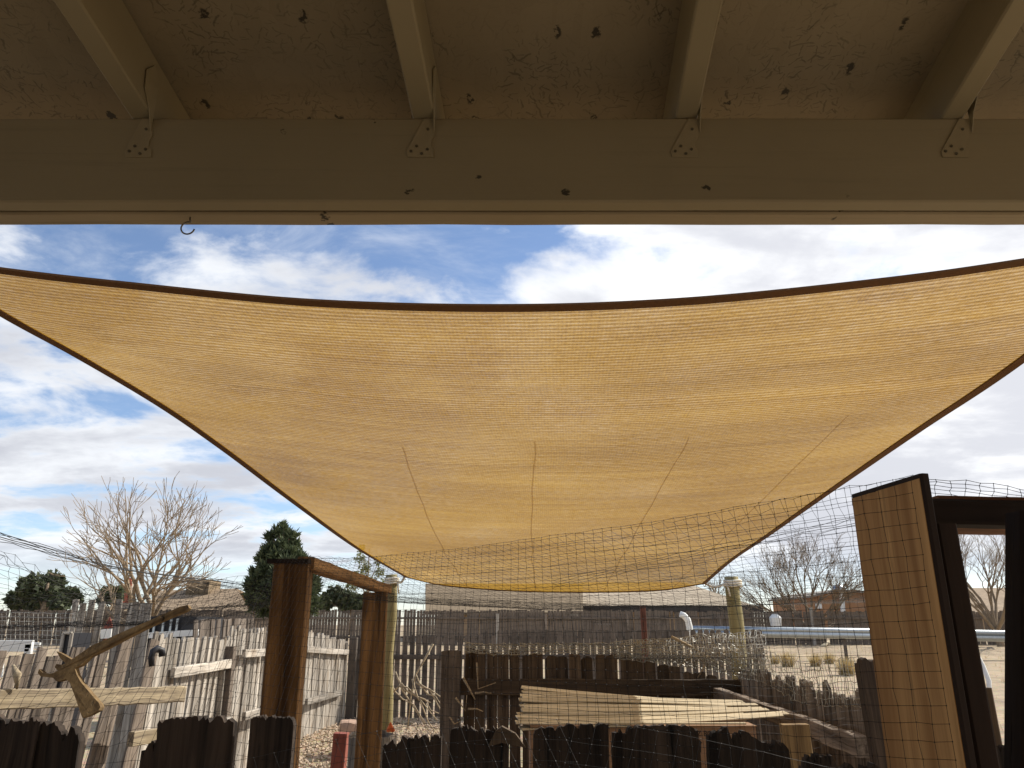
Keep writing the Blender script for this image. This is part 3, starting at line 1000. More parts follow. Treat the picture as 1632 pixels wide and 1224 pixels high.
# --- rounded picket fence across the back (D)
fd = root('picket_fence', (-2.8, 13.3, gz(0, 13.3)), 'shaded picket fence of spaced rounded pickets across the back of the yard', 'fence')
D0, D1, D2 = [Vector((W(px, 1010, 13.3).x, 13.3, 0)) for px in (566, 792, 1216)]
fence(D0, D1, 0.082, 0.110, 'round', M['far_wood'], fd, lambda t: W(700, 1012, 13.3).z, jit=0.006, variants=5)
fence(D1, D2, 0.082, 0.110, 'round', M['far_wood'], fd, lambda t: W(900, 1004, 13.3).z, jit=0.008, variants=4)
for py in (1047, 1111, 1150):
    board('rail', W(566, py, 13.27), W(1216, py, 13.27), 0.075, 0.035, M['far_wood'], fd, side=(0, 0, 1))

# --- brown fence across the middle (E)
fe = root('picket_fence', (-0.6, 6.3, 0), 'shaded brown picket fence with a long rail behind the slat pile', 'fence')
E0, E1, E2 = [Vector((W(px, 1040, 6.3).x, 6.3, 0)) for px in (738, 868, 1182)]
fence(E0, E1, 0.081, 0.0965, 'flat', M['brown_wood'], fe, lambda t: W(800, 1038, 6.3).z + R.uniform(-.01, .01), jit=0.006)
fence(E1, E2, 0.088, 0.093, ('rag', 0.03, 7), M['brown_wood'], fe, lambda t: W(1000, 1039 + max(0, t - 0.3) * 66, 6.3).z, jit=0.008)
board('rail', W(732, 1095, 6.25), W(1184, 1096, 6.22), 0.115, 0.04, M['brown_wood'], fe, side=(0, 0, 1), seg=16, rough=0.003)
board('rail', W(732, 1235, 6.25), W(1184, 1236, 6.22), 0.1, 0.04, M['brown_wood'], fe, side=(0, 0, 1))
p = W(720, 1034, 6.22)
me = picket_mesh('post', 0.15, 0.09, p.z, ('rag', 0.02, 12), M['grey_brown'], 4)
link('post', me, pmtx(Vector((p.x, 6.22, 0)), Vector((1, 0, 0))), fe)

# --- brown ragged fence coming forward on the right (F)
ff = root('picket_fence', (1.9, 6.2, 0), 'brown ragged fence with rotten tops coming forward on the right', 'fence')
F0, F1 = Vector((W(1180, 1070, 6.25).x, 6.25, 0)), Vector((W(1404, 1110, 3.75).x, 3.75, 0))
fence(F0, F1, 0.086, 0.091, ('rag', 0.06, 9), M['grey_brown'], ff, lambda t: W(1180, 1060, 6.25).z * (1 - t) + W(1404, 1108, 3.75).z * t + R.uniform(-.05, .03), jit=0.012, variants=12)
nf = Vector((-1, 0.2, 0)).normalized()
board('rail', W(1150, 1106, 6.2) + nf * .03, W(1396, 1190, 3.72) + nf * .06, 0.085, 0.06, M['grey_brown'], ff, side=(0, 0, 1), seg=20, rough=0.003)
p = W(1390, 1045, 3.6)
me = picket_mesh('post', 0.075, 0.06, p.z, ('rag', 0.05, 9), M['near_wood'], 9)
link('post', me, pmtx(Vector((p.x + .02, 3.6, 0)), Vector((1, 0, 0)), -0.04), ff)

# --- far dark fence round the neighbouring lots: pickets too fine to pick apart are one joined part
fg = root('board_fence', (0, 40, gz(0, 40)), 'long dark weathered board fence closing the far side of the lots', 'fence')
m = MB()
rr = random.Random(4)
x = -30.0
while x < 48:
    wd_ = 0.135
    Y = 40 + 0.01 * x + rr.uniform(-.01, .01)
    zt = 2.28 + rr.uniform(-.05, .04) - (0.05 if x > 8 else 0)
    if rr.random() > 0.02:
        m.box((x, Y, gz(0, Y) - .05), (x + wd_, Y + 0.02, zt))
    x += wd_ + (0.012 if rr.random() > 0.06 else 0.06)
o = m.build('boards', M['far_wood'], fg)
o['kind'] = 'stuff'
for zr in (1.0, 1.9):
    board('rail', (-30, 39.95 - .3, zr), (48, 40.4, zr), 0.09, 0.04, M['far_wood'], fg, side=(0, 0, 1))
for px in (793, 870, 1000, 1148, 1292):
    p = W(px, 978 if px < 1200 else 968, 39.7)
    board('post', (p.x, 39.7, gz(0, 40) - .05), p, 0.13, 0.1, M['grey_wood'] if px in (793, 1292) else M['grey_brown'], fg)
tag(mk('bucket', *tube_data([W(1236, 988, 39.5) - Vector((0, 0, .28)), W(1236, 988, 39.5) + Vector((0, 0, .1)), W(1236, 988, 39.5) + Vector((0, 0, .28))], [0.26, 0.3, 0.14], 10), M['white_paint'], None),
    'small white plastic jug hung on the dark far fence', 'jug')

# --- tall grey board sections at the far left
def tall(px0, px1, y0, Y, lab, seed):
    a, b = Vector((W(px0, 980, Y).x, Y, 0)), Vector((W(px1, 980, Y).x, Y, 0))
    rt = root('board_fence', (a.x, Y, gz(0, Y)), lab, 'fence')
    rr_ = random.Random(seed)
    fence(a, b, 0.07, 0.078, 'flat', M['grey_wood'], rt, lambda t: W(px0, y0 + rr_.uniform(-7, 16), Y).z, jit=0.02, variants=30)
    board('rail', (a.x, Y + .03, 1.0), (b.x, Y + .03, 1.0), 0.08, 0.03, M['grey_brown'], rt, side=(0, 0, 1))


tall(113, 160, 955, 9.2, 'tall narrow section of grey boards left of the bare tree trunk', 3)
tall(187, 240, 948, 9.0, 'tall section of uneven grey boards under the red chimney', 5)
fh = root('board_fence', (W(318, 1000, 11).x, 11, gz(0, 11)), 'leaning brown board fence panel under the tan roof at the left', 'fence')
a, b = Vector((W(318, 1000, 11).x, 11, 0)), Vector((W(408, 1000, 12.5).x, 12.5, 0))
fence(a, b, 0.09, 0.096, 'flat', M['grey_brown'], fh, lambda t: W(318 + 90 * t, 984, 11 + 1.5 * t).z, tilt=-0.08, jit=0.015)
board('rail', (a.x, 11.03, 1.2), (b.x, 12.53, 1.2), 0.08, 0.03, M['grey_brown'], fh, side=(0, 0, 1))

# ------------------------------------------------------------------ garden enclosure frame
ga = root('gate_frame', (-0.7, 2.3, 0), 'doorway frame of two rough brown posts joined by a top bar', 'frame')
p1a, p1b = W(454, 898, 2.2), W(598, 944, 3.1)
TL1 = p1a + Vector((0.0, 0, 0.0))
board('post', (p1a.x + 0.012, 2.2 + .05, 0), (p1a.x + 0.012, 2.2 + .05, p1a.z), 0.098, 0.098, M['treated'], ga, side=Vector((1, 0.12, 0)), seg=10, rough=0.0015)
board('post', (p1b.x - 0.005, 3.1 + .05, 0), (p1b.x - 0.005, 3.1 + .05, p1b.z), 0.092, 0.098, M['treated'], ga, side=Vector((1, 0.12, 0)), seg=10, rough=0.0015, seed=5)
ta, tb = W(486, 900, 2.22), W(614, 945, 3.2)
board('top_bar', ta + Vector((0, 0, 0.006)), tb + Vector((0, 0, 0.012)), 0.05, 0.034, M['treated'], ga, side=Vector((1, -.4, 0)), seg=12, rough=0.002)
m = MB()
m.box((p1a.x - .048, 2.19, p1a.z + .0005), (p1a.x + .068, 2.31, p1a.z + .012))
m.build('cap', M['dark_stain_shade'], ga)

gb = root('gate_frame', (0.6, 1.1, 0), 'dark doorway frame at the right with a pale board on edge', 'frame')
# pale board: edge towards the house, broad face to the left; its shaded edge painted dark
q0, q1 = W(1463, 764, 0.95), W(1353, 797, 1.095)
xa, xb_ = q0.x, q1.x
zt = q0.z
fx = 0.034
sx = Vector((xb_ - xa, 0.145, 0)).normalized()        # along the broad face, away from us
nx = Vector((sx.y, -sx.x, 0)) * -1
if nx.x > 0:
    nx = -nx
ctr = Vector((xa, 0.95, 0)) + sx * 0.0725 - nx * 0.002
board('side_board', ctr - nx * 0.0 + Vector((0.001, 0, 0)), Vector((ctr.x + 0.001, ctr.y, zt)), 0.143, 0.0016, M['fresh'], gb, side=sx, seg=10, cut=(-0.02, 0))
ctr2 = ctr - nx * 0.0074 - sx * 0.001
board('shade_dark_board', ctr2, Vector((ctr2.x, ctr2.y, zt + 0.006)), 0.149, 0.0125, M['dark_stain_shade'], gb, side=sx, seg=10, rough=0.0006, cut=(-0.02, 0))
ctr3 = W(1494, 838, 0.985)
board('shade_dark_board', (ctr3.x, 0.985, 0), (ctr3.x, 0.985, ctr3.z), 0.028, 0.05, M['dark_stain_shade'], gb, seg=8, rough=0.001, seed=8)
ya = 1.12
t0, t1 = W(1470, 818, ya), W(1720, 823, ya)
board('cross_bar', t0, t1, 0.036, 0.045, M['dark_stain_shade'], gb, side=(0, 0, 1), rough=0.001)
t0, t1 = W(1478, 839, ya + .05), W(1720, 843, ya + .05)
board('cross_bar', t0, t1, 0.012, 0.09, M['red_stain'], gb, side=(0, 0, 1), rough=0.001)
t0, t1 = W(1482, 799, ya + 0.03), W(1720, 804, ya + 0.03)
board('lath', t0, t1, 0.009, 0.05, M['red_stain'], gb, side=(0, 0, 1), rough=0.001)
p, q = W(1668, 826, 1.02), W(1676, 1224, 1.02)
q = p + (q - p) * (p.z / (p.z - q.z))
board('post', q, p, 0.092, 0.04, M['dark_stain_shade'], gb, side=Vector((1, 0, 0)), seg=8, rough=0.0015, seed=2)
p = W(1561, 1096, 1.9)
tag(board('board', (p.x + .02, 1.9, 0.05), p, 0.05, 0.02, M['brown_wood']), 'narrow brown board standing in the gap of the dark doorway', 'board')
# white bent pipe in that gap
tag(tube('pipe', [W(1535, 1005, 8), W(1552, 1035, 8), W(1566, 1060, 8), W(1576, 1085, 7.9), W(1582, 1200, 7.9)], 0.022, M['white_paint']), 'white bent pipe seen through the dark doorway at the right', 'pipe')

# stub board near the box
tag(board('board', (W(1268, 1155, 3.3).x + .01, 3.3, 0), W(1266, 1154, 3.3), 0.105, 0.05, M['ply'], None, seed=4), 'short upright light brown board right of the cardboard box', 'board')
# red stake, stone, barrel
tag(board('stake', (W(538, 1172, 6.2).x + .0, 6.2, 0), W(544, 1168, 6.2), 0.10, 0.10, M['red_paint'], None, rough=0.002), 'faded red square stake on the gravel between the brown posts', 'stake')
bmv = bmesh.new()
bmesh.ops.create_icosphere(bmv, subdivisions=3, radius=0.2)
for v in bmv.verts:
    v.co.x = max(-.15, min(.15, v.co.x * 1.2))
    v.co.z = max(-.1, min(.1, v.co.z)) * 1.25
    v.co += Vector((mnoise.noise(v.co * 6), mnoise.noise(v.co * 6 + Vector((5, 0, 0))), mnoise.noise(v.co * 6 + Vector((0, 9, 0))))) * 0.025
me = bpy.data.meshes.new('stone')
bmv.to_mesh(me)
bmv.free()
me.materials.append(M['stone'])
o = link('stone', me, Matrix.Translation(W(562, 1168, 10.0)))
tag(o, 'rough pinkish stone block on the gravel behind the red stake', 'stone')

bx = W(588, 1180, 3.6)
barrel = root('barrel_planter', (bx.x, 3.7, 0), 'small old wooden stave tub behind the second brown post', 'tub')
ns = 14
br_ = 0.098
zt = W(600, 1176, 3.6).z
for k in range(ns):
    a = 2 * math.pi * k / ns
    cx, cy = bx.x + math.cos(a) * br_, 3.7 + math.sin(a) * br_
    board('stave', (bx.x + math.cos(a) * br_ * .86, 3.7 + math.sin(a) * br_ * .86, 0.02), (cx, cy, zt + R.uniform(-.008, .008)), 2 * br_ * math.sin(math.pi / ns) * 0.98, 0.012, M['grey_wood'], barrel,
          side=(-math.sin(a), math.cos(a), 0), seg=3)
for z, k in ((0.25, .885), (zt - .13, .975)):
    pts = [(bx.x + math.cos(a * math.pi / 12) * br_ * k * 1.06, 3.7 + math.sin(a * math.pi / 12) * br_ * k * 1.06, z) for a in range(25)]
    tube('hoop', pts, 0.004, M['rust'], barrel, 6)
tag(tube('scoop', [W(617, 1166, 5.3), W(622, 1158, 5.3), W(628, 1166, 5.3)], [0.01, 0.03, 0.01], M['orange'], None, 8), 'small orange plastic scrap beside the slim pole', 'scrap')

# ------------------------------------------------------------------ slat pile on the cardboard box
bx0, bx1 = W(846, 1154, 4.2), W(1204, 1154, 4.2)
box = root('cardboard_box', ((bx0.x + bx1.x) / 2, 4.45, 0), 'big brown cardboard box with dark printing under the slat pile', 'box')
m = MB()
zt = bx0.z - 0.012
m.box((bx0.x, 4.2, 0), (bx1.x, 4.75, zt))
m.build('carton', M['card'], box)
for k in (0, 1):
    m = MB()
    y0_ = 4.195 if k == 0 else 4.478
    m.box((bx0.x - .004, y0_, zt + 0.0005), (bx1.x + .004, y0_ + 0.277, zt + 0.005))
    m.build('flap', M['card'], box)


def letter(ch, px, py, Y, size, parent):
    cu = bpy.data.curves.new('letter', 'FONT')
    cu.body = ch
    cu.size = size
    cu.extrude = 0.0003
    cu.materials.append(M['ink'])
    tmp = bpy.data.objects.new('letter', cu)
    C.objects.link(tmp)
    me_ = bpy.data.meshes.new_from_object(tmp.evaluated_get(bpy.context.evaluated_depsgraph_get()))
    bpy.data.objects.remove(tmp)
    mt = Matrix.Rotation(math.pi / 2, 4, 'X')
    mt.translation = W(px, py, Y)
    link('letter', me_, mt, parent)


for ch, px in (('Z', 1111), ('.', 1118), ('B', 1121.5), ('O', 1127.5), ('S', 1134), ('N', 1140.5)):
    letter(ch, px, 1173, 4.1985, 0.034, box)
for px in (1111.5, 1127):
    m = MB()
    P = lambda x, y: W(px + x, y, 4.1985)
    m.prism([P(0, 1184), P(3.5, 1179), P(8, 1184.5), P(6, 1184.5), P(6, 1199.5), P(1.5, 1199.5), P(1.5, 1184.5)][::-1], (0, 0.0004, 0))
    m.build('arrow_print', M['ink'], box)

pile = root('slat_pile', (0.7, 4.8, 1.0), 'fanned pile of long pale thin wooden slats on the cardboard box', 'slats')
L0, L1 = W(834, 1096, 5.25), W(827, 1153, 4.22)
R0, R1 = W(1166, 1120, 5.15), W(1258, 1138, 4.45)
rr = random.Random(21)
N = 25
for i in range(N):
    t = i / (N - 1)
    a = L0 + (L1 - L0) * t + Vector((rr.uniform(-.02, .025), 0, rr.uniform(-.009, .009)))
    b = R0 + (R1 - R0) * (t ** 1.3) + Vector((rr.uniform(-.25, .05), rr.uniform(-.03, .03), rr.uniform(-.012, .014)))
    if i == N - 1:
        b = W(1246, 1139, 4.4)
    side = Vector((0, 1, 0.10 + rr.uniform(-.10, .10)))
    board('slat', a, b, rr.uniform(0.046, 0.074), 0.006, M['slat'], pile, side=side, seg=8, bow=rr.uniform(-.02, .008), seed=i, bev=0.0015, rough=0.0006)
for i in range(8):
    t = i / 7
    a = L0 + (L1 - L0) * t + Vector((rr.uniform(0, .02), 0, -0.022))
    b = R0 + (R1 - R0) * t + Vector((rr.uniform(-.5, -.15), 0, -0.02))
    board('slat', a, b, 0.09, 0.007, M['slat'], pile, side=(0, 1, 0.08), seg=6, seed=i + 50, bev=0.0015)
for px0, px1, py, Y in ((950, 1188, 1153, 4.19), (940, 1005, 1157, 4.19)):
    board('slat', W(px0, py, Y), W(px1, py, Y), 0.03, 0.008, M['slat'], pile, side=(0, 1, 0), seg=3, bev=0.0015)

# ------------------------------------------------------------------ plywood cut-out leaning on the near fence
cut = [(114, 1051), (146, 1029), (200, 1005), (240, 988), (286, 967), (299, 964), (301, 969), (296, 973), (267, 985), (240, 997), (200, 1017), (166, 1035), (142, 1047), (129, 1060), (119, 1064),
       (122, 1075), (128, 1086), (143, 1104), (158, 1121), (160, 1127), (157, 1132), (144, 1139), (131, 1144), (126, 1130), (120, 1112), (111, 1088), (105, 1082), (96, 1085), (90, 1086), (84, 1080), (65, 1078),
       (60, 1073), (62, 1066), (68, 1072), (76, 1074), (84, 1073), (92, 1069), (87, 1063), (90, 1058), (98, 1060), (104, 1057), (96, 1049), (90, 1038), (99, 1042), (107, 1047)]
m = MB()
m.prism([W(x, y, 1.545 + (y - 1140) * -0.0008) for x, y in cut][::-1], (0, 0.016, -0.002))
tag(m.build('wood_cutout', M['ply']), 'weathered plywood cutout with a long blade and splayed prongs leaning on the fence', 'cutout')

# ------------------------------------------------------------------ nets
def net(name, Sf, nu, nv, r, mat, jit=0.0, seed=0, knot=2.2, parent=None, sides=3, noiseamp=0.0, drop=0.0):
    rr_ = random.Random(seed)
    P = [[None] * (nu + 1) for _ in range(nv + 1)]
    for j in range(nv + 1):
        for i in range(nu + 1):
            p = Vector(Sf(i / nu, j / nv))
            if noiseamp:
                q = p * 3.0 + Vector((seed, 0, 0))
                p = p + Vector((mnoise.noise(q), mnoise.noise(q + Vector((11, 3, 0))), mnoise.noise(q + Vector((0, 17, 5))))) * noiseamp
            p = p + Vector((rr_.gauss(0, jit), rr_.gauss(0, jit), rr_.gauss(0, jit)))
            P[j][i] = p
    m_ = MB()
    for j in range(nv + 1):
        m_.tube(P[j], r, sides, False)
    for i in range(nu + 1):
        m_.tube([P[j][i] for j in range(nv + 1)], r, sides, False)
    if knot:
        k_ = r * knot
        off = [Vector(v) * k_ for v in ((1, 0, 0), (-1, 0, 0), (0, 1, 0), (0, -1, 0), (0, 0, 1), (0, 0, -1))]
        fc_ = [(0, 2, 4), (2, 1, 4), (1, 3, 4), (3, 0, 4), (2, 0, 5), (1, 2, 5), (3, 1, 5), (0, 3, 5)]
        for row in P:
            for p in row:
                m_.add([p + o_ for o_ in off], fc_)
    return m_.build(name, mat, parent)


def lerp(a, b, t):
    return a + (b - a) * t


netroot = root('bird_net', (0, 2.0, 1.2), 'black plastic bird netting draped over the frames and the near fence', 'netting')
LT, RT = W(452, 890, 2.15), W(1462, 757, 0.945)


def topedge(u):
    p = lerp(LT, RT, u)
    p.z -= 0.028 * 4 * u * (1 - u)
    p.z += 0.0012 * math.sin(u * 23)
    return p


def front(u, v):
    """curtain from the front top line down to the near fence"""
    a = topedge(u)
    x_b = lerp(-0.62, 0.50, u)
    b = Vector((x_b, lerp(1.42, 0.93, u), 1.04))
    p = lerp(a, b, v)
    p.y -= 0.10 * math.sin(v * math.pi) * (1 - u)
    p.x -= 0.012
    return p


net('net_panel', front, 80, 34, 0.0003, M['net'], 0.0006, 1, 3.4, netroot, noiseamp=0.004)['kind'] = 'stuff'


def roofn(u, v):
    a = topedge(u)
    bl_, br2 = W(610, 948, 3.2), W(1420, 958, 3.9)
    b = lerp(bl_, br2, u)
    b.z -= 0.03 * 4 * u * (1 - u)
    p = lerp(a, b, v)
    p.z -= 0.06 * math.sin(v * math.pi) * (0.8 + 0.2 * math.sin(u * 5))
    return p


net('net_panel', roofn, 80, 54, 0.0003, M['net'], 0.0012, 2, 2.4, netroot, noiseamp=0.008)['kind'] = 'stuff'


def backn(u, v):
    a = lerp(W(606, 946, 3.2), W(1420, 958, 3.9), u)
    b = Vector((a.x * 1.02, a.y + 0.1, 0.75))
    p = lerp(a, b, v)
    p.y += 0.05 * math.sin(v * 3 + u * 5)
    return p


net('net_panel', backn, 60, 26, 0.00045, M['net'], 0.0012, 3, 2.2, netroot, noiseamp=0.03)['kind'] = 'stuff'


def leftroof(u, v):
    """net left of the brown post, hanging from the bunched rope edge"""
    a = lerp(W(-120, 812, 1.35), W(440, 905, 2.2), u)
    a.z -= 0.10 * 4 * u * (1 - u)
    b = lerp(W(-150, 1016, 3.0), W(470, 950, 3.4), u)
    p = lerp(a, b, v)
    p.z -= 0.05 * math.sin(v * math.pi)
    return p


net('net_panel', leftroof, 50, 44, 0.0004, M['net'], 0.003, 4, 2.2, netroot, noiseamp=0.03)['kind'] = 'stuff'


def leftcurt(u, v):
    a = lerp(W(-150, 985, 1.9), W(440, 900, 2.15), u)
    b = lerp(Vector((-1.25, 1.42, 1.02)), Vector((-0.52, 1.44, 1.02)), u)
    p = lerp(a, b, v)
    p.y -= 0.08 * math.sin(v * math.pi)
    return p


net('net_panel', leftcurt, 42, 26, 0.0004, M['net'], 0.002, 5, 2.4, netroot, noiseamp=0.03)['kind'] = 'stuff'


def rightover(u, v):
    a = lerp(W(1466, 760, 0.96), W(1720, 812, 1.15), u)
    a.z += 0.012 * math.sin(u * 3.1)
    b = lerp(W(1450, 840, 1.35), W(1720, 850, 1.5), u)
    p = lerp(a, b, v)
    p.z += 0.015 * math.sin(v * math.pi) * (1 - u)
    return p


net('net_panel', rightover, 12, 10, 0.00045, M['net'], 0.0008, 6, 2.4, netroot, noiseamp=0.012)['kind'] = 'stuff'


def skirt(u, v):
    """slack net hanging in front of the near pickets"""
    x = lerp(-1.1, 1.05, u)
    z = lerp(1.42, 0.98, v) - 0.05 * math.sin(u * 9)
    return Vector((x + 0.22 * v * (1 if u < 0.55 else -0.6), 1.455 - 0.02 * math.sin(v * 3.1) , z - 0.16 * (1 - v) * 0))


def skirt2(u, v):
    p = skirt(u, v)
    p.z -= 0.12
    return p


net('net_panel', skirt2, 62, 13, 0.0004, M['glint_net'], 0.0006, 7, 2.8, netroot, noiseamp=0.012)['kind'] = 'stuff'
# bunched edge of the net, a slack rope of strands
m = MB()
rr = random.Random(2)
for k in range(7):
    pts = []
    for i in range(25):
        t = i / 24
        px = -40 + 480 * t
        py = 842 + 62 * (t / 0.45) ** 0.95 if t < 0.45 else 842 + 62 + (t - .45) / .55 * 38
        p = W(px, py + 5 * math.sin(k * 1.7 + t * 2.0) + (k - 3) * (2.2 * (1 - t)), 1.4 + 0.85 * t)
        pts.append(p + Vector((0, 0, rr.gauss(0, .0012))))
    m.tube(pts, 0.0006, 4)
for k in range(4):
    pts = []
    for i in range(25):
        t = i / 24
        p = lerp(topedge(0.20), topedge(1.0), t)
        p = lerp(p, W(880 + 600 * t, 925 - 125 * t + 4 * k, 2.2 - 1.25 * t), 1.0 - 0.0)
        p.z += rr.gauss(0, .0015)
        pts.append(p)
    m.tube(pts, 0.0005, 4)
m.build('net_edge', M['net'], netroot)['kind'] = 'stuff'

# welded wire mesh at the far left and chicken wire on the middle fence
wm = root('wire_fence', (W(50, 1000, 8).x, 8, 0), 'welded wire mesh fence with square openings at the far left', 'wire fence')
net('mesh', lambda u, v: lerp(lerp(W(-40, 975, 8), W(118, 978, 8), u), lerp(W(-40, 1032, 8), W(118, 1034, 8), u), v), 22, 8, 0.0022, M['wire'], 0.002, 8, 0, wm)['kind'] = 'stuff'
for px in (-20, 112):
    post_at('post', px, 972, 8.02, 0.035, M['far_wood'], wm)

cw = root('wire_mesh', (1.7, 6.1, 1.0), 'bent grey chicken wire along the top of the middle fence, bulging at the right', 'wire mesh')


def chick(u, v):
    px = lerp(742, 1212, u)
    k = max(0.0, (u - 0.5) / 0.5)
    yt = lerp(1026, 1006, k ** 0.7) if u > 0.5 else 1026
    yb = 1042 + 40 * k
    py = lerp(yt, yb, v)
    return W(px + 6 * math.sin(v * 2.5) * k, py, 6.22 - 0.10 - (0.42 * math.sin(v * math.pi * 0.9)) * k)


net('mesh', chick, 86, 7, 0.0032, M['wire'], 0.004, 9, 0, cw, noiseamp=0.02)['kind'] = 'stuff'


def chick2(u, v):
    p = chick(u, v)
    return p + Vector((0.02, -0.04, -0.012))


net('mesh', lambda u, v: chick2(0.5 + u * 0.5, v), 50, 9, 0.0032, M['wire'], 0.005, 10, 0, cw, noiseamp=0.03)['kind'] = 'stuff'
fw = root('wire_mesh', (1.75, 5, 1.2), 'loose chicken wire along the top of the ragged right fence', 'wire mesh')
net('mesh', lambda u, v: lerp(W(1185, 1058, 6.2), W(1400, 1098, 3.8), u) + Vector((-.03, 0, 0.10 - 0.22 * v + 0.03 * math.sin(u * 8))), 60, 6, 0.0018, M['wire'], 0.005, 12, 0, fw)['kind'] = 'stuff'

# steel post, twigs
tag(board('steel_post', (W(1027, 970, 7.6).x, 7.6, 0), W(1024, 965, 7.6), 0.05, 0.04, M['rust'], None, rough=0.001), 'rusty red steel post rising behind the brown middle fence', 'post')


def branch(name, lists, rad, label, cat, group=None, mat='twig'):
    m_ = MB()
    for pts, r in lists:
        m_.tube(pts, [r * (1 - 0.6 * k / (len(pts) - 1)) for k in range(len(pts))], 5)
    return tag(m_.build(name, M[mat], None, True), label, cat, group)


Y = 5.95
branch('dead_branch', [([W(1070, 1015, Y), W(1100, 1030, Y), W(1128, 1048, Y), W(1150, 1062, Y)], .012),
                       ([W(1118, 1042, Y), W(1100, 1048, Y - .05), W(1082, 1062, Y)], .008),
                       ([W(1128, 1045, Y), W(1120, 1068, Y - .1), W(1112, 1080, Y)], .008),
                       ([W(1180, 1036, Y), W(1150, 1040, Y), W(1128, 1048, Y - .05), W(1108, 1056, Y)], .008),
                       ([W(1143, 1040, Y - .05), W(1150, 1050, Y), W(1168, 1060, Y)], .006)], 0.01, 'bare forked dead branch caught on the bulging wire mesh', 'branch')
Y = 6.0
rr = random.Random(8)
branch('dead_branch', [([W(738, 1080, Y), W(748, 1098, Y), W(757, 1115, Y)], .010), ([W(760, 1056, Y), W(762, 1098, Y), W(790, 1088, Y)], .007),
                       ([W(726, 1112, Y), W(742, 1133, Y), W(744, 1108, Y)], .008), ([W(757, 1105, Y), W(770, 1103, Y), W(783, 1105, Y)], .008),
                       ([W(745, 1130, Y), W(760, 1130, Y), W(770, 1134, Y)], .008), ([W(716, 1142, Y), W(724, 1154, Y), W(733, 1150, Y)], .007)], 0.01,
       'broken brown twigs in front of the wide fence post', 'branch')
Y = 9.0
ls = []
for k in range(9):
    x0 = 612 + rr.uniform(0, 60)
    pts = [W(x0, 1085 + rr.uniform(-15, 20), Y)]
    ang = rr.uniform(0.3, 1.2)
    for i in range(5):
        x0 += rr.uniform(8, 18)
        pts.append(W(x0, 1085 + 18 * (i + 1) * ang + rr.uniform(-4, 4), Y))
    ls.append((pts, .010))
ls.append(([W(690, 1026, Y), W(676, 1052, Y), W(662, 1076, Y), W(655, 1110, Y), W(650, 1160, Y)], .014))
branch('dead_vine', ls, 0.01, 'pale dry vine tangle in front of the spaced rounded pickets', 'vine')

# ------------------------------------------------------------------ yard clutter, pipes, ground cover
pr_ = root('pipe_rack', (5, 28, gz(0, 28)), 'long galvanised pipes lying on posts in front of the far fence', 'pipes')
for k, (ya_, yb_, r_) in enumerate(((1002, 1006, 0.10), (1008, 1014, 0.12), (1001, 1005, .08))):
    tube('pipe', [W(1098, ya_, 28 + .25 * (k == 2)), W(1250, (ya_ + yb_) / 2, 28 + .25 * (k == 2)), W(1640, yb_ + 4, 28 + .25 * (k == 2))], r_, M['galv'], pr_, 10)
for px in (1130, 1345, 1500):
    post_at('post', px, 1014, 28.1, 0.09, M['far_wood'], pr_)
tag(tube('bent_pipe', [W(1084, 979, 27.5), W(1090, 981, 27.5), W(1096, 988, 27.5), W(1099, 1000, 27.5), W(1101, 1030, 27.5)], 0.11, M['white_paint'], None, 10), 'white bent pipe standing behind the wire mesh roll', 'pipe')
for (a, b, wd_, lab, mt) in (((1312, 1031), (1338, 1017), .22, 'pale plank lying on the dry field', 'slat'), ((1338, 1020), (1392, 1016), .3, 'dark old plank on the ground by the pipes', 'far_wood'),
                             ((1345, 1026), (1400, 1022), .25, 'dark plank lying nearest on the dry field by the big frame', 'far_wood')):
    pa, pb = G(*a), G(*b)
    if mt == 'slat':
        pb.z += .15
    tag(board('plank', pa + Vector((0, 0, .05)), pb + Vector((0, 0, .05)), wd_, 0.05, M[mt], None, side=(0, 1, 0)), lab, 'plank')


def tuft(m_, p, h, n, rr_, spread=0.5):
    for _ in range(n):
        a = rr_.uniform(0, 6.283)
        l = h * rr_.uniform(.5, 1.1)
        d = Vector((math.cos(a), math.sin(a), 0)) * l * spread * rr_.uniform(.3, 1.2)
        s = Vector((-math.sin(a), math.cos(a), 0)) * h * 0.03
        q = p + Vector((rr_.uniform(-.5, .5), rr_.uniform(-.5, .5), 0)) * h * 0.6
        m_.add([q - s, q + s, q + d + Vector((0, 0, l))], [(0, 1, 2)])


rr = random.Random(15)
for k, (px, py, h, gl) in enumerate(((1256, 1063, .45, 'greenish grass clump on the dry field left of centre, second from the wire mesh roll'), (1300, 1062, .4, 'straw grass clump in the middle of the row on the dry field'), (1322, 1058, .35, 'small straw grass clump just behind the biggest one on the field'), (1350, 1076, .5, 'biggest straw grass clump, nearest on the dry field'), (1236, 1058, .3, 'smallest straw grass clump closest to the wire mesh roll'))):
    m = MB()
    tuft(m, G(px, py), h, 260, rr, 0.7)
    tag(m.build('grass_clump', M['straw']), gl.replace('greenish ', 'straw '), 'grass clump', 'dry grass clumps on the field')
m = MB()
for _ in range(2600):
    x = rr.uniform(3, 22)
    y = rr.uniform(10, 39)
    tuft(m, Vector((x, y, gz(x, y))), rr.uniform(.04, .14), 4, rr, 1.0)
for _ in range(700):
    x = rr.uniform(-3, 3)
    y = rr.uniform(6.6, 20)
    tuft(m, Vector((x, y, gz(x, y))), rr.uniform(.03, .08), 3, rr, 1.2)
m.build('dry_grass', M['straw'])['kind'] = 'stuff'
m = MB()
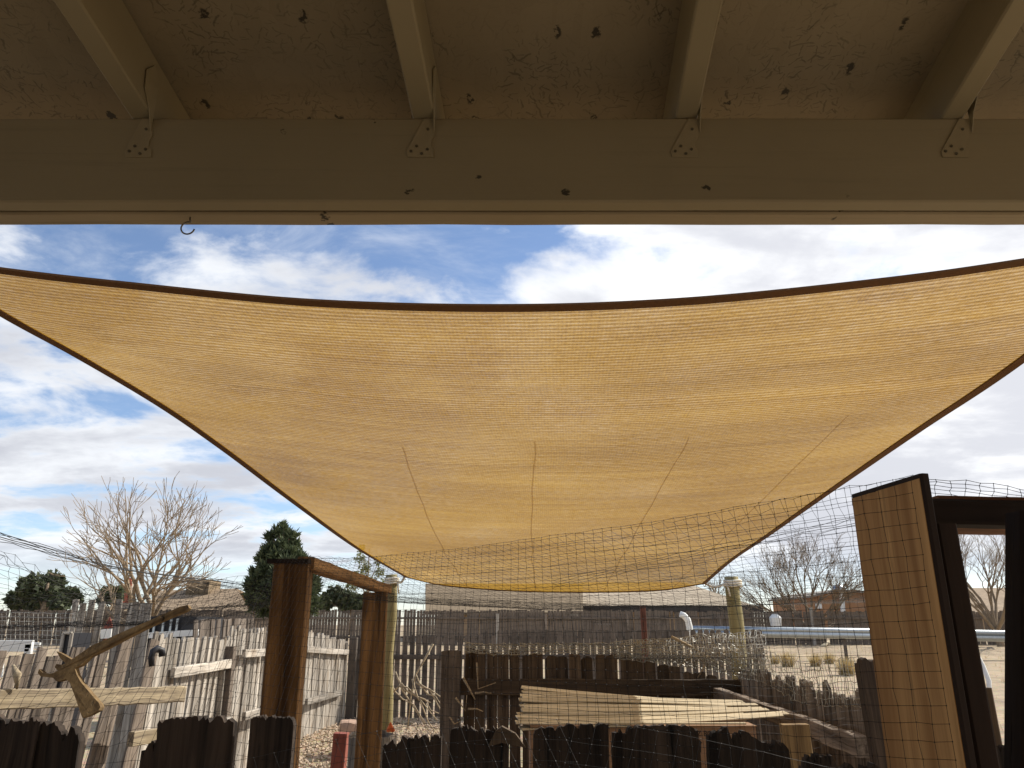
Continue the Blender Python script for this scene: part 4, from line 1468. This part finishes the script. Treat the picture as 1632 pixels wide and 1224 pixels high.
for _ in range(5200):
    x, y = rr.uniform(-3.0, -0.2), rr.uniform(6.6, 13.2)
    s = rr.uniform(.012, .035)
    p = Vector((x, y, gz(x, y) + s * .3 + 0.015))
    a = rr.uniform(0, 3)
    ca, sa = math.cos(a), math.sin(a)
    off = [(s, 0, 0), (-s, 0, 0), (0, s * .7, 0), (0, -s * .7, 0), (0, 0, s * .6), (0, 0, -s * .6)]
    m.add([p + Vector((x_ * ca - y_ * sa, x_ * sa + y_ * ca, z_)) for x_, y_, z_ in off], [(0, 2, 4), (2, 1, 4), (1, 3, 4), (3, 0, 4), (2, 0, 5), (1, 2, 5), (3, 1, 5), (0, 3, 5)])
m.build('gravel', M['pebble'])['kind'] = 'stuff'

# things beyond the left fence
wf = root('white_frame', (W(20, 1040, 7.2).x, 7.2, 0), 'old white painted door frame leaning behind the left fence', 'frame')
for (a, b, wd_) in (((-30, 1027), (52, 1027), .07), ((-30, 1036), (48, 1036), .03), ((47, 1027), (40, 1075), .06), ((2, 1040), (-2, 1080), .05)):
    board('jamb', W(*a, 7.2), W(*b, 7.2), wd_, 0.04, M['white_paint'], wf, side=(0, 0.0, 1) if abs(a[1] - b[1]) < 5 else (1, 0, 0))
m = MB()
lo, hi = W(52, 1044, 7.3), W(64, 1026, 7.3)
for k in range(4):
    zc = lerp(lo.z, hi.z, k / 3)
    board('slat', (lo.x, 7.3, zc), (hi.x, 7.3, zc), 0.022, 0.03, M['white_paint'], wf, side=(0, 0, 1))
dc = root('crate', (W(102, 1030, 7.8).x, 8, 0), 'dark open box with a grey rim between the left fence sections', 'crate')
a, b = W(94, 1038, 7.8), W(112, 1009, 7.8)
m = MB()
m.box((a.x, 7.85, 0.3), (b.x, 8.2, b.z))
m.build('body', M['dark_box'], dc)
for (p, q, s_) in ((Vector((a.x, 7.83, .3)), Vector((a.x, 7.83, b.z)), (1, 0, 0)), (Vector((b.x, 7.83, .3)), Vector((b.x, 7.83, b.z)), (1, 0, 0)), (Vector((a.x, 7.83, b.z)), Vector((b.x, 7.83, b.z)), (0, 0, 1))):
    board('rim', p, q, 0.025, 0.03, M['grey_wood'], dc, side=s_)
sg = root('reflector_sign', (W(170, 1000, 14).x, 14, gz(0, 14)), 'red triangular sign above a white panel between the tall board sections', 'sign')
m = MB()
m.prism([W(165, 1001, 14), W(175, 983, 14), W(180, 1001, 14)], (0, .02, 0))
m.build('red_panel', M['red_paint'], sg)
m = MB()
m.prism([W(160, 1018, 14), W(160, 1003, 14), W(178, 1002, 14), W(176, 1017, 14)], (0, .03, 0))
m.build('white_panel', M['white_paint'], sg)
post_at('post', 170, 1000, 14.06, 0.05, M['rust'], sg)

gh = root('shed', (W(265, 1000, 12).x, 12.5, gz(0, 12)), 'low dark shed with pale upright bars behind the sunlit fence', 'shed')
m = MB()
a, b = W(222, 1016, 12.3), W(312, 980, 12.3)
m.box((a.x, 12.35, gz(0, 12)), (b.x, 13.5, b.z - 0.02))
m.build('wall', M['dark_box'], gh)
for px in (231, 239, 248, 262, 274, 284):
    p = W(px, 982, 12.3)
    board('bar', (p.x, 12.3, gz(0, 12)), (p.x, 12.3, p.z - .03), 0.035, 0.03, M['galv'], gh)
m = MB()
m.prism([W(222, 1018, 12.2), W(222, 1009, 12.2), W(316, 1003, 12.2), W(316, 1013, 12.2)], (0, 0.06, 0))
m.build('sill', M['white_paint'], gh)

# ------------------------------------------------------------------ houses
def roof_slab(name, pts, th, mat, parent):
    m_ = MB()
    m_.prism(pts, Vector((0, 0, -th)))
    o_ = m_.build(name, mat, parent)
    return o_


def local_prism(name, pts, th, mat, parent):
    return roof_slab(name, pts, th, mat, parent)


ha = root('house', (W(300, 970, 45).x, 47, gz(0, 45)), 'house with tan shingled roof and boxy ridge vent behind the bare tree', 'house')
e0, e1 = W(225, 985, 45), W(405, 985, 45)
r0, r1 = W(250, 941, 50), W(378, 938, 50)
roof_slab('roof', [e0, e1, r1, r0], .15, M['shingle_tan'], ha)
m = MB()
m.box((e0.x + .3, 45.3, gz(0, 45) - .1), (e1.x - .3, 53, e0.z - .16))
m.build('wall', M['tan_wall'], ha)
roof_slab('roof', [Vector((e0.x, 55, e0.z)), r0, r1, Vector((e1.x, 55, e1.z))], .15, M['shingle_tan'], ha)
m = MB()
a, b = W(296, 941, 49), W(334, 924, 49)
m.box((a.x, 49, a.z - 1), (b.x, 51, b.z))
m.build('ridge_vent', M['shingle_brown'], ha)

hb = root('house', (W(200, 985, 60).x, 61, gz(0, 60)), 'distant house with a red brick chimney at the left', 'house')
a, b = W(150, 985, 60), W(262, 950, 60)
m = MB()
m.box((a.x, 60, gz(0, 60)), (b.x, 68, a.z + .4))
m.build('wall', M['tan_wall'], hb)
roof_slab('roof', [Vector((a.x - .4, 59.6, a.z + .45)), Vector((b.x + .4, 59.6, a.z + .45)), Vector((b.x + .4, 64, b.z - .5)), Vector((a.x - .4, 64, b.z - .5))], .15, M['shingle_brown'], hb)
roof_slab('roof', [Vector((a.x - .4, 64.02, b.z - .5)), Vector((b.x + .4, 64.02, b.z - .5)), Vector((b.x + .4, 68.5, a.z + .45)), Vector((a.x - .4, 68.5, a.z + .45))], .15, M['shingle_brown'], hb)
c0_, c1_ = W(197, 948, 61), W(211, 926, 61)
ch = MB()
ch.box((c0_.x, 61, c0_.z - 1), (c1_.x, 61.8, c1_.z))
cho = ch.build('chimney', M['mortar'], hb)
nz = 9
me_b = None
for k in range(nz):
    z0_ = c0_.z - .6 + (c1_.z - c0_.z + .6) * k / nz
    hz = (c1_.z - c0_.z + .6) / nz * .88
    for q in range(3):
        wq = (c1_.x - c0_.x) / 3
        if me_b is None:
            t_ = MB()
            t_.box((0, 0, 0), (wq * .93, .06, hz))
            me_b = mesh('brick', t_.v, t_.f, M['red_brick'])
        link('brick', me_b, Matrix.Translation((c0_.x + wq * q + (0.02 if k % 2 else -0.02), 60.96, z0_)), cho)
m = MB()
m.box((c0_.x + .15, 61.1, c1_.z - .1), (c1_.x - .15, 61.7, W(204, 921, 61).z))
m.build('flue', M['red_brick'], cho)

hc = root('house', (W(1030, 970, 50).x, 52, gz(0, 50)), 'house with pale shingled roof and dark eave beyond the sail', 'house')
e0, e1 = W(928, 966, 50), W(1215, 969, 50)
r0, r1 = W(928, 928, 55), W(1090, 928, 55)
roof_slab('roof', [e0, e1, r1, r0], .12, M['shingle_pale'], hc)
roof_slab('roof', [Vector((e0.x, 60, e0.z)), r0, r1, Vector((e1.x, 60, e1.z))], .12, M['shingle_pale'], hc)
m = MB()
m.box((e0.x, 49.8, e0.z - .36), (e1.x, 49.97, e0.z + .02))
m.build('eave', M['fascia_dark'], hc)
m = MB()
m.box((e0.x + .5, 50.6, gz(0, 50) - .1), (e1.x - .5, 59, e0.z - .2))
m.build('wall', M['tan_wall'], hc)
for px in (960, 1050, 1130):
    p = W(px, 985, 50.55)
    m = MB()
    m.box((p.x - .6, 50.5, p.z - .4), (p.x + .6, 50.58, p.z + .6))
    wf_ = m.build('window', M['white_paint'], hc)
    m = MB()
    m.box((p.x - .52, 50.47, p.z - .33), (p.x + .52, 50.5, p.z + .53))
    m.build('pane', M['glass'], wf_)
hd = root('house', (W(800, 970, 44).x, 46, gz(0, 44)), 'house with low brown grey roof left of the pale roofed one', 'house')
e0, e1 = W(678, 976, 44), W(929, 976, 44)
r0, r1 = W(678, 930, 50), W(929, 930, 50)
roof_slab('roof', [e0, e1, r1, r0], .12, M['shingle_brown'], hd)
roof_slab('roof', [Vector((e0.x, 56, e0.z)), r0, r1, Vector((e1.x, 56, e1.z))], .12, M['shingle_brown'], hd)
m = MB()
m.box((e0.x + .5, 44.5, gz(0, 44) - .1), (e1.x - .1, 55, e0.z - .14))
m.build('wall', M['tan_wall'], hd)
he = root('house', (W(1340, 960, 52).x, 54, gz(0, 52)), 'orange tan flat roofed building with a white vent pipe at the right', 'house')
a, b = W(1298, 985, 52), W(1420, 945, 52)
m = MB()
m.prism([Vector((a.x, 52, gz(0, 52))), Vector((b.x, 52, gz(0, 52))), Vector((b.x, 52, b.z)), Vector((W(1330, 940, 52).x, 52, W(1330, 942, 52).z)), Vector((a.x, 52, W(1298, 950, 52).z))], (0, 8, 0))
m.build('wall', M['orange_wall'], he)
m = MB()
m.prism([W(1294, 952, 51.6), W(1330, 943, 51.6), W(1425, 946, 51.6), W(1425, 943, 51.6), W(1330, 939.5, 51.6), W(1294, 949, 51.6)][::-1], (0, 9, 0))
m.build('roof', M['grey_wood'], he)
p = W(1341, 977, 51.8)
board('vent_pipe', (p.x, 51.8, gz(0, 52)), W(1341, 942, 51.8), 0.26, 0.2, M['white_paint'], he)
q = W(1336, 938, 53)
mk('dome_vent', *tube_data([q + Vector((0, 0, -.3)), q, q + Vector((0, 0, .18)), q + Vector((0, 0, .3))], [0.42, 0.42, 0.3, 0.05], 12), M['galv'], he, True)
p = W(1305, 966, 51.9)
m = MB()
m.box((p.x - .2, 51.9, p.z - .15), (p.x + .2, 51.98, p.z + .15))
m.build('meter_box', M['white_paint'], he)
hf = root('house', (W(1550, 960, 48).x, 50, gz(0, 48)), 'low house with tan roof seen through the dark doorway', 'house')
e0, e1 = W(1440, 978, 48), W(1760, 978, 48)
r0, r1 = W(1470, 937, 54), W(1740, 937, 54)
roof_slab('roof', [e0, e1, r1, r0], .15, M['shingle_tan'], hf)
roof_slab('roof', [Vector((e0.x, 60, e0.z)), r0, r1, Vector((e1.x, 60, e1.z))], .15, M['shingle_tan'], hf)
m = MB()
m.box((e0.x + .3, 48.4, gz(0, 48) - .1), (e1.x - .3, 59, e0.z - .16))
m.build('wall', M['tan_wall'], hf)


# ------------------------------------------------------------------ trees
def bare_tree(base, H, spread, label, seed, trunks=1, levels=6, name='bare_tree', mat='bark', start=0.22, r0=0.16, pull=0.25, limbs=7, rmin=0.004):
    rr_ = random.Random(seed)
    rt = root(name, base, label, 'tree')
    tm, cm = MB(), MB()
    count = [0]

    def grow(p, d, ln, r, lev):
        if count[0] > 9000:
            return
        count[0] += 1
        n = 4
        pts, rad = [p], [r]
        q = p
        for i in range(n):
            d = (d + Vector((rr_.gauss(0, .13), rr_.gauss(0, .13), rr_.gauss(0, .08) + pull * 0.14))).normalized()
            q = q + d * ln / n
            pts.append(q)
            rad.append(max(rmin * .8, r * (1 - 0.42 * (i + 1) / n)))
        (tm if lev <= 1 else cm).tube(pts, rad, 6 if lev < 2 else (4 if lev < 4 else 3), False)
        if lev >= levels:
            return
        kids = 3 if lev < levels - 1 else rr_.choice((2, 3, 4))
        for k in range(kids):
            i = rr_.choice((2, 3, 4)) if k else 4
            a = rr_.uniform(0, 6.283)
            ang = rr_.uniform(.25, .62) if k else rr_.uniform(.05, .25)
            s1 = d.cross(Vector((.3, .5, .8))).normalized()
            s2 = d.cross(s1)
            nd = (d * math.cos(ang) + (s1 * math.cos(a) + s2 * math.sin(a)) * math.sin(ang)).normalized()
            grow(pts[i], nd, ln * rr_.uniform(.62, .86), rad[i] * (0.78 if k else 0.92), lev + 1)

    for tk in range(trunks):
        off = Vector(((tk - (trunks - 1) / 2) * r0 * 3.0, 0, 0))
        top = Vector(base) + off + Vector((rr_.uniform(-.1, .1) + off.x * .4, 0, H * start))
        tm.tube([Vector(base) + off - Vector((0, 0, .2)), Vector(base) + off + Vector((0, 0, .1)), lerp(Vector(base) + off, top, .5), top], [r0 * 1.25, r0 * 1.1, r0 * .95, r0 * .85], 8, False)
        for k in range(limbs):
            a = 2 * math.pi * (k + rr_.random() * .6) / limbs
            tilt = rr_.uniform(.15, 1.0) * spread
            d = Vector((math.cos(a) * math.sin(tilt), math.sin(a) * math.sin(tilt), math.cos(tilt))).normalized()
            grow(top - Vector((0, 0, rr_.uniform(0, H * start * .25))), d, H * 0.27, r0 * rr_.uniform(.45, .62), 1)
    tm.build('trunk', M[mat], rt, True)
    cm.build('crown', M[mat], rt)
    return rt


b = W(222, 1000, 25)
bare_tree((b.x, 25, gz(0, 25)), W(226, 775, 25).z - gz(0, 25), 1.2, 'large bare spreading tree with twin trunks behind the left fence', 23, 2, 5, start=0.27, r0=0.15, limbs=5, rmin=0.010)
b = W(1287, 1000, 42)
bare_tree((b.x, 42, gz(0, 42)), W(1280, 838, 42).z - gz(0, 42), 1.4, 'wide bare tree behind the far fence beside the orange tan building', 9, 1, 6, start=0.12, r0=0.2, limbs=9, rmin=0.008)
b = W(1590, 1000, 38)
bare_tree((b.x, 38, gz(0, 38)), W(1590, 790, 38).z - gz(0, 38), 1.3, 'bare tree whose branches show through the dark doorway', 14, 1, 6, start=0.12, r0=0.16, limbs=9)
b = W(1150, 1000, 70)
bare_tree((b.x, 70, gz(0, 70)), W(1150, 893, 70).z - gz(0, 70), 0.9, 'small distant bare tree just behind the thick mossy pole', 17, 1, 4, start=0.2, r0=0.2, limbs=7)


def blob_tree(name, base, clumps, label, mat, n, size, seed, trunk_r=0.15, needles=False, trunk_top=None):
    """foliage as many small leaf clumps inside uneven lobes, with gaps between the lobes"""
    rr_ = random.Random(seed)
    rt = root(name, base, label, 'tree')
    zt_ = trunk_top or max(c[0].z for c in clumps)
    tm = MB()
    tm.tube([Vector(base) - Vector((0, 0, .2)), lerp(Vector(base), Vector((base[0], base[1], zt_)), .5), Vector((base[0], base[1], zt_))], [trunk_r, trunk_r * .8, trunk_r * .35], 8)
    for c, rad in clumps:
        s = Vector((base[0], base[1], lerp(base[2], c.z, .6)))
        tm.tube([s, lerp(s, c, .5) + Vector((0, 0, .1)), c], [trunk_r * .45, trunk_r * .3, trunk_r * .1], 5)
    tm.build('trunk', M['bark'], rt, True)
    m_ = MB()
    tot = sum(r_ ** 2 for _, r_ in clumps)
    for c, r_ in clumps:
        for _ in range(int(n * r_ ** 2 / tot)):
            d = Vector((rr_.gauss(0, 1), rr_.gauss(0, 1), rr_.gauss(0, .9))).normalized()
            p = c + d * r_ * (rr_.random() ** 0.45) * (0.75 + 0.35 * mnoise.noise(d * 2.5 + c))
            t1 = Vector((rr_.gauss(0, 1), rr_.gauss(0, 1), rr_.gauss(0, 1))).normalized()
            if needles:
                t1 = (d + Vector((0, 0, .5)) + t1 * .5).normalized()
            t2 = t1.cross(Vector((rr_.gauss(0, 1), rr_.gauss(0, 1), rr_.gauss(0, 1)))).normalized()
            s = size * rr_.uniform(.6, 1.3)
            w_ = s * (.28 if needles else .6)
            m_.add([p - t1 * s * .5 - t2 * w_ * .3, p + t2 * w_, p + t1 * s, p - t2 * w_ * .8], [(0, 1, 2, 3)])
    m_.build('crown', M[mat], rt)
    return rt


# dark conifer left of the brown post
Y = 30
bc = W(450, 1000, Y)
rr = random.Random(3)
cl = []
for k in range(46):
    t = (k + .5) / 46
    zz_ = lerp(968, 838, t ** 0.9)
    half = 64 * (1 - t) ** 0.75 + 4
    if t < .15:
        half *= .75
    a = k * 2.4
    px = 449 + half * math.cos(a) * .78
    c = W(px, zz_ + rr.uniform(-4, 4), Y + half * .022 * math.sin(a))
    cl.append((c, 0.50 * (1 - t) + 0.17))
cl.append((W(452, 834, Y), .12))
cl.append((W(427, 856, Y), .2))
cl.append((W(470, 852, Y), .2))
blob_tree('conifer', (bc.x, Y, gz(0, Y)), cl, 'dark green pointed conifer behind the tall brown post', 'spruce', 15000, 0.16, 6, 0.16, True, W(450, 850, Y).z)
Y = 45
cl = [(W(px, py, Y + rr.uniform(-1, 1)), r_) for px, py, r_ in ((48, 935, .85), (38, 950, .6), (62, 948, .8), (84, 930, .85), (80, 950, .8), (98, 952, .65), (22, 955, .5), (30, 962, .55), (60, 962, .7), (95, 962, .6), (115, 947, .5), (122, 955, .4))]
b = W(64, 1000, Y)
blob_tree('juniper_tree', (b.x, Y, gz(0, Y)), cl, 'round grey green evergreen tree at the far left', 'juniper', 9000, 0.22, 7, 0.2)
Y = 55
cl = [(W(px, py, Y + rr.uniform(-1, 1)), r_) for px, py, r_ in ((535, 950, .9), (555, 958, .9), (520, 960, .8), (575, 962, .8), (600, 962, .6))]
b = W(560, 1000, Y)
blob_tree('juniper_tree', (b.x, Y, gz(0, Y)), cl, 'low loose green tree seen inside the brown doorway frame', 'juniper', 4200, 0.22, 8, 0.2)
Y = 60
cl = [(W(px, py, Y + rr.uniform(-1, 1)), r_) for px, py, r_ in ((576, 875, .5), (574, 890, .6), (582, 905, .7), (570, 920, .8), (590, 930, .9), (603, 895, .5), (606, 912, .6), (560, 935, .7), (612, 930, .6))]
b = W(582, 1000, Y)
blob_tree('young_tree', (b.x, Y, gz(0, Y)), cl, 'thin pale yellow green tree just left of the far sail corner', 'yellow_leaf', 2200, 0.1, 9, 0.1)
Y = 40
cl = [(W(px, py, Y + rr.uniform(-1, 1)), r_) for px, py, r_ in ((172, 945, .5), (182, 952, .55), (165, 955, .4), (188, 944, .4))]
b = W(176, 1000, Y)
blob_tree('juniper_bush', (b.x, Y, gz(0, Y)), cl, 'small olive green bush left of the red chimney', 'juniper', 1500, 0.16, 10, 0.1)
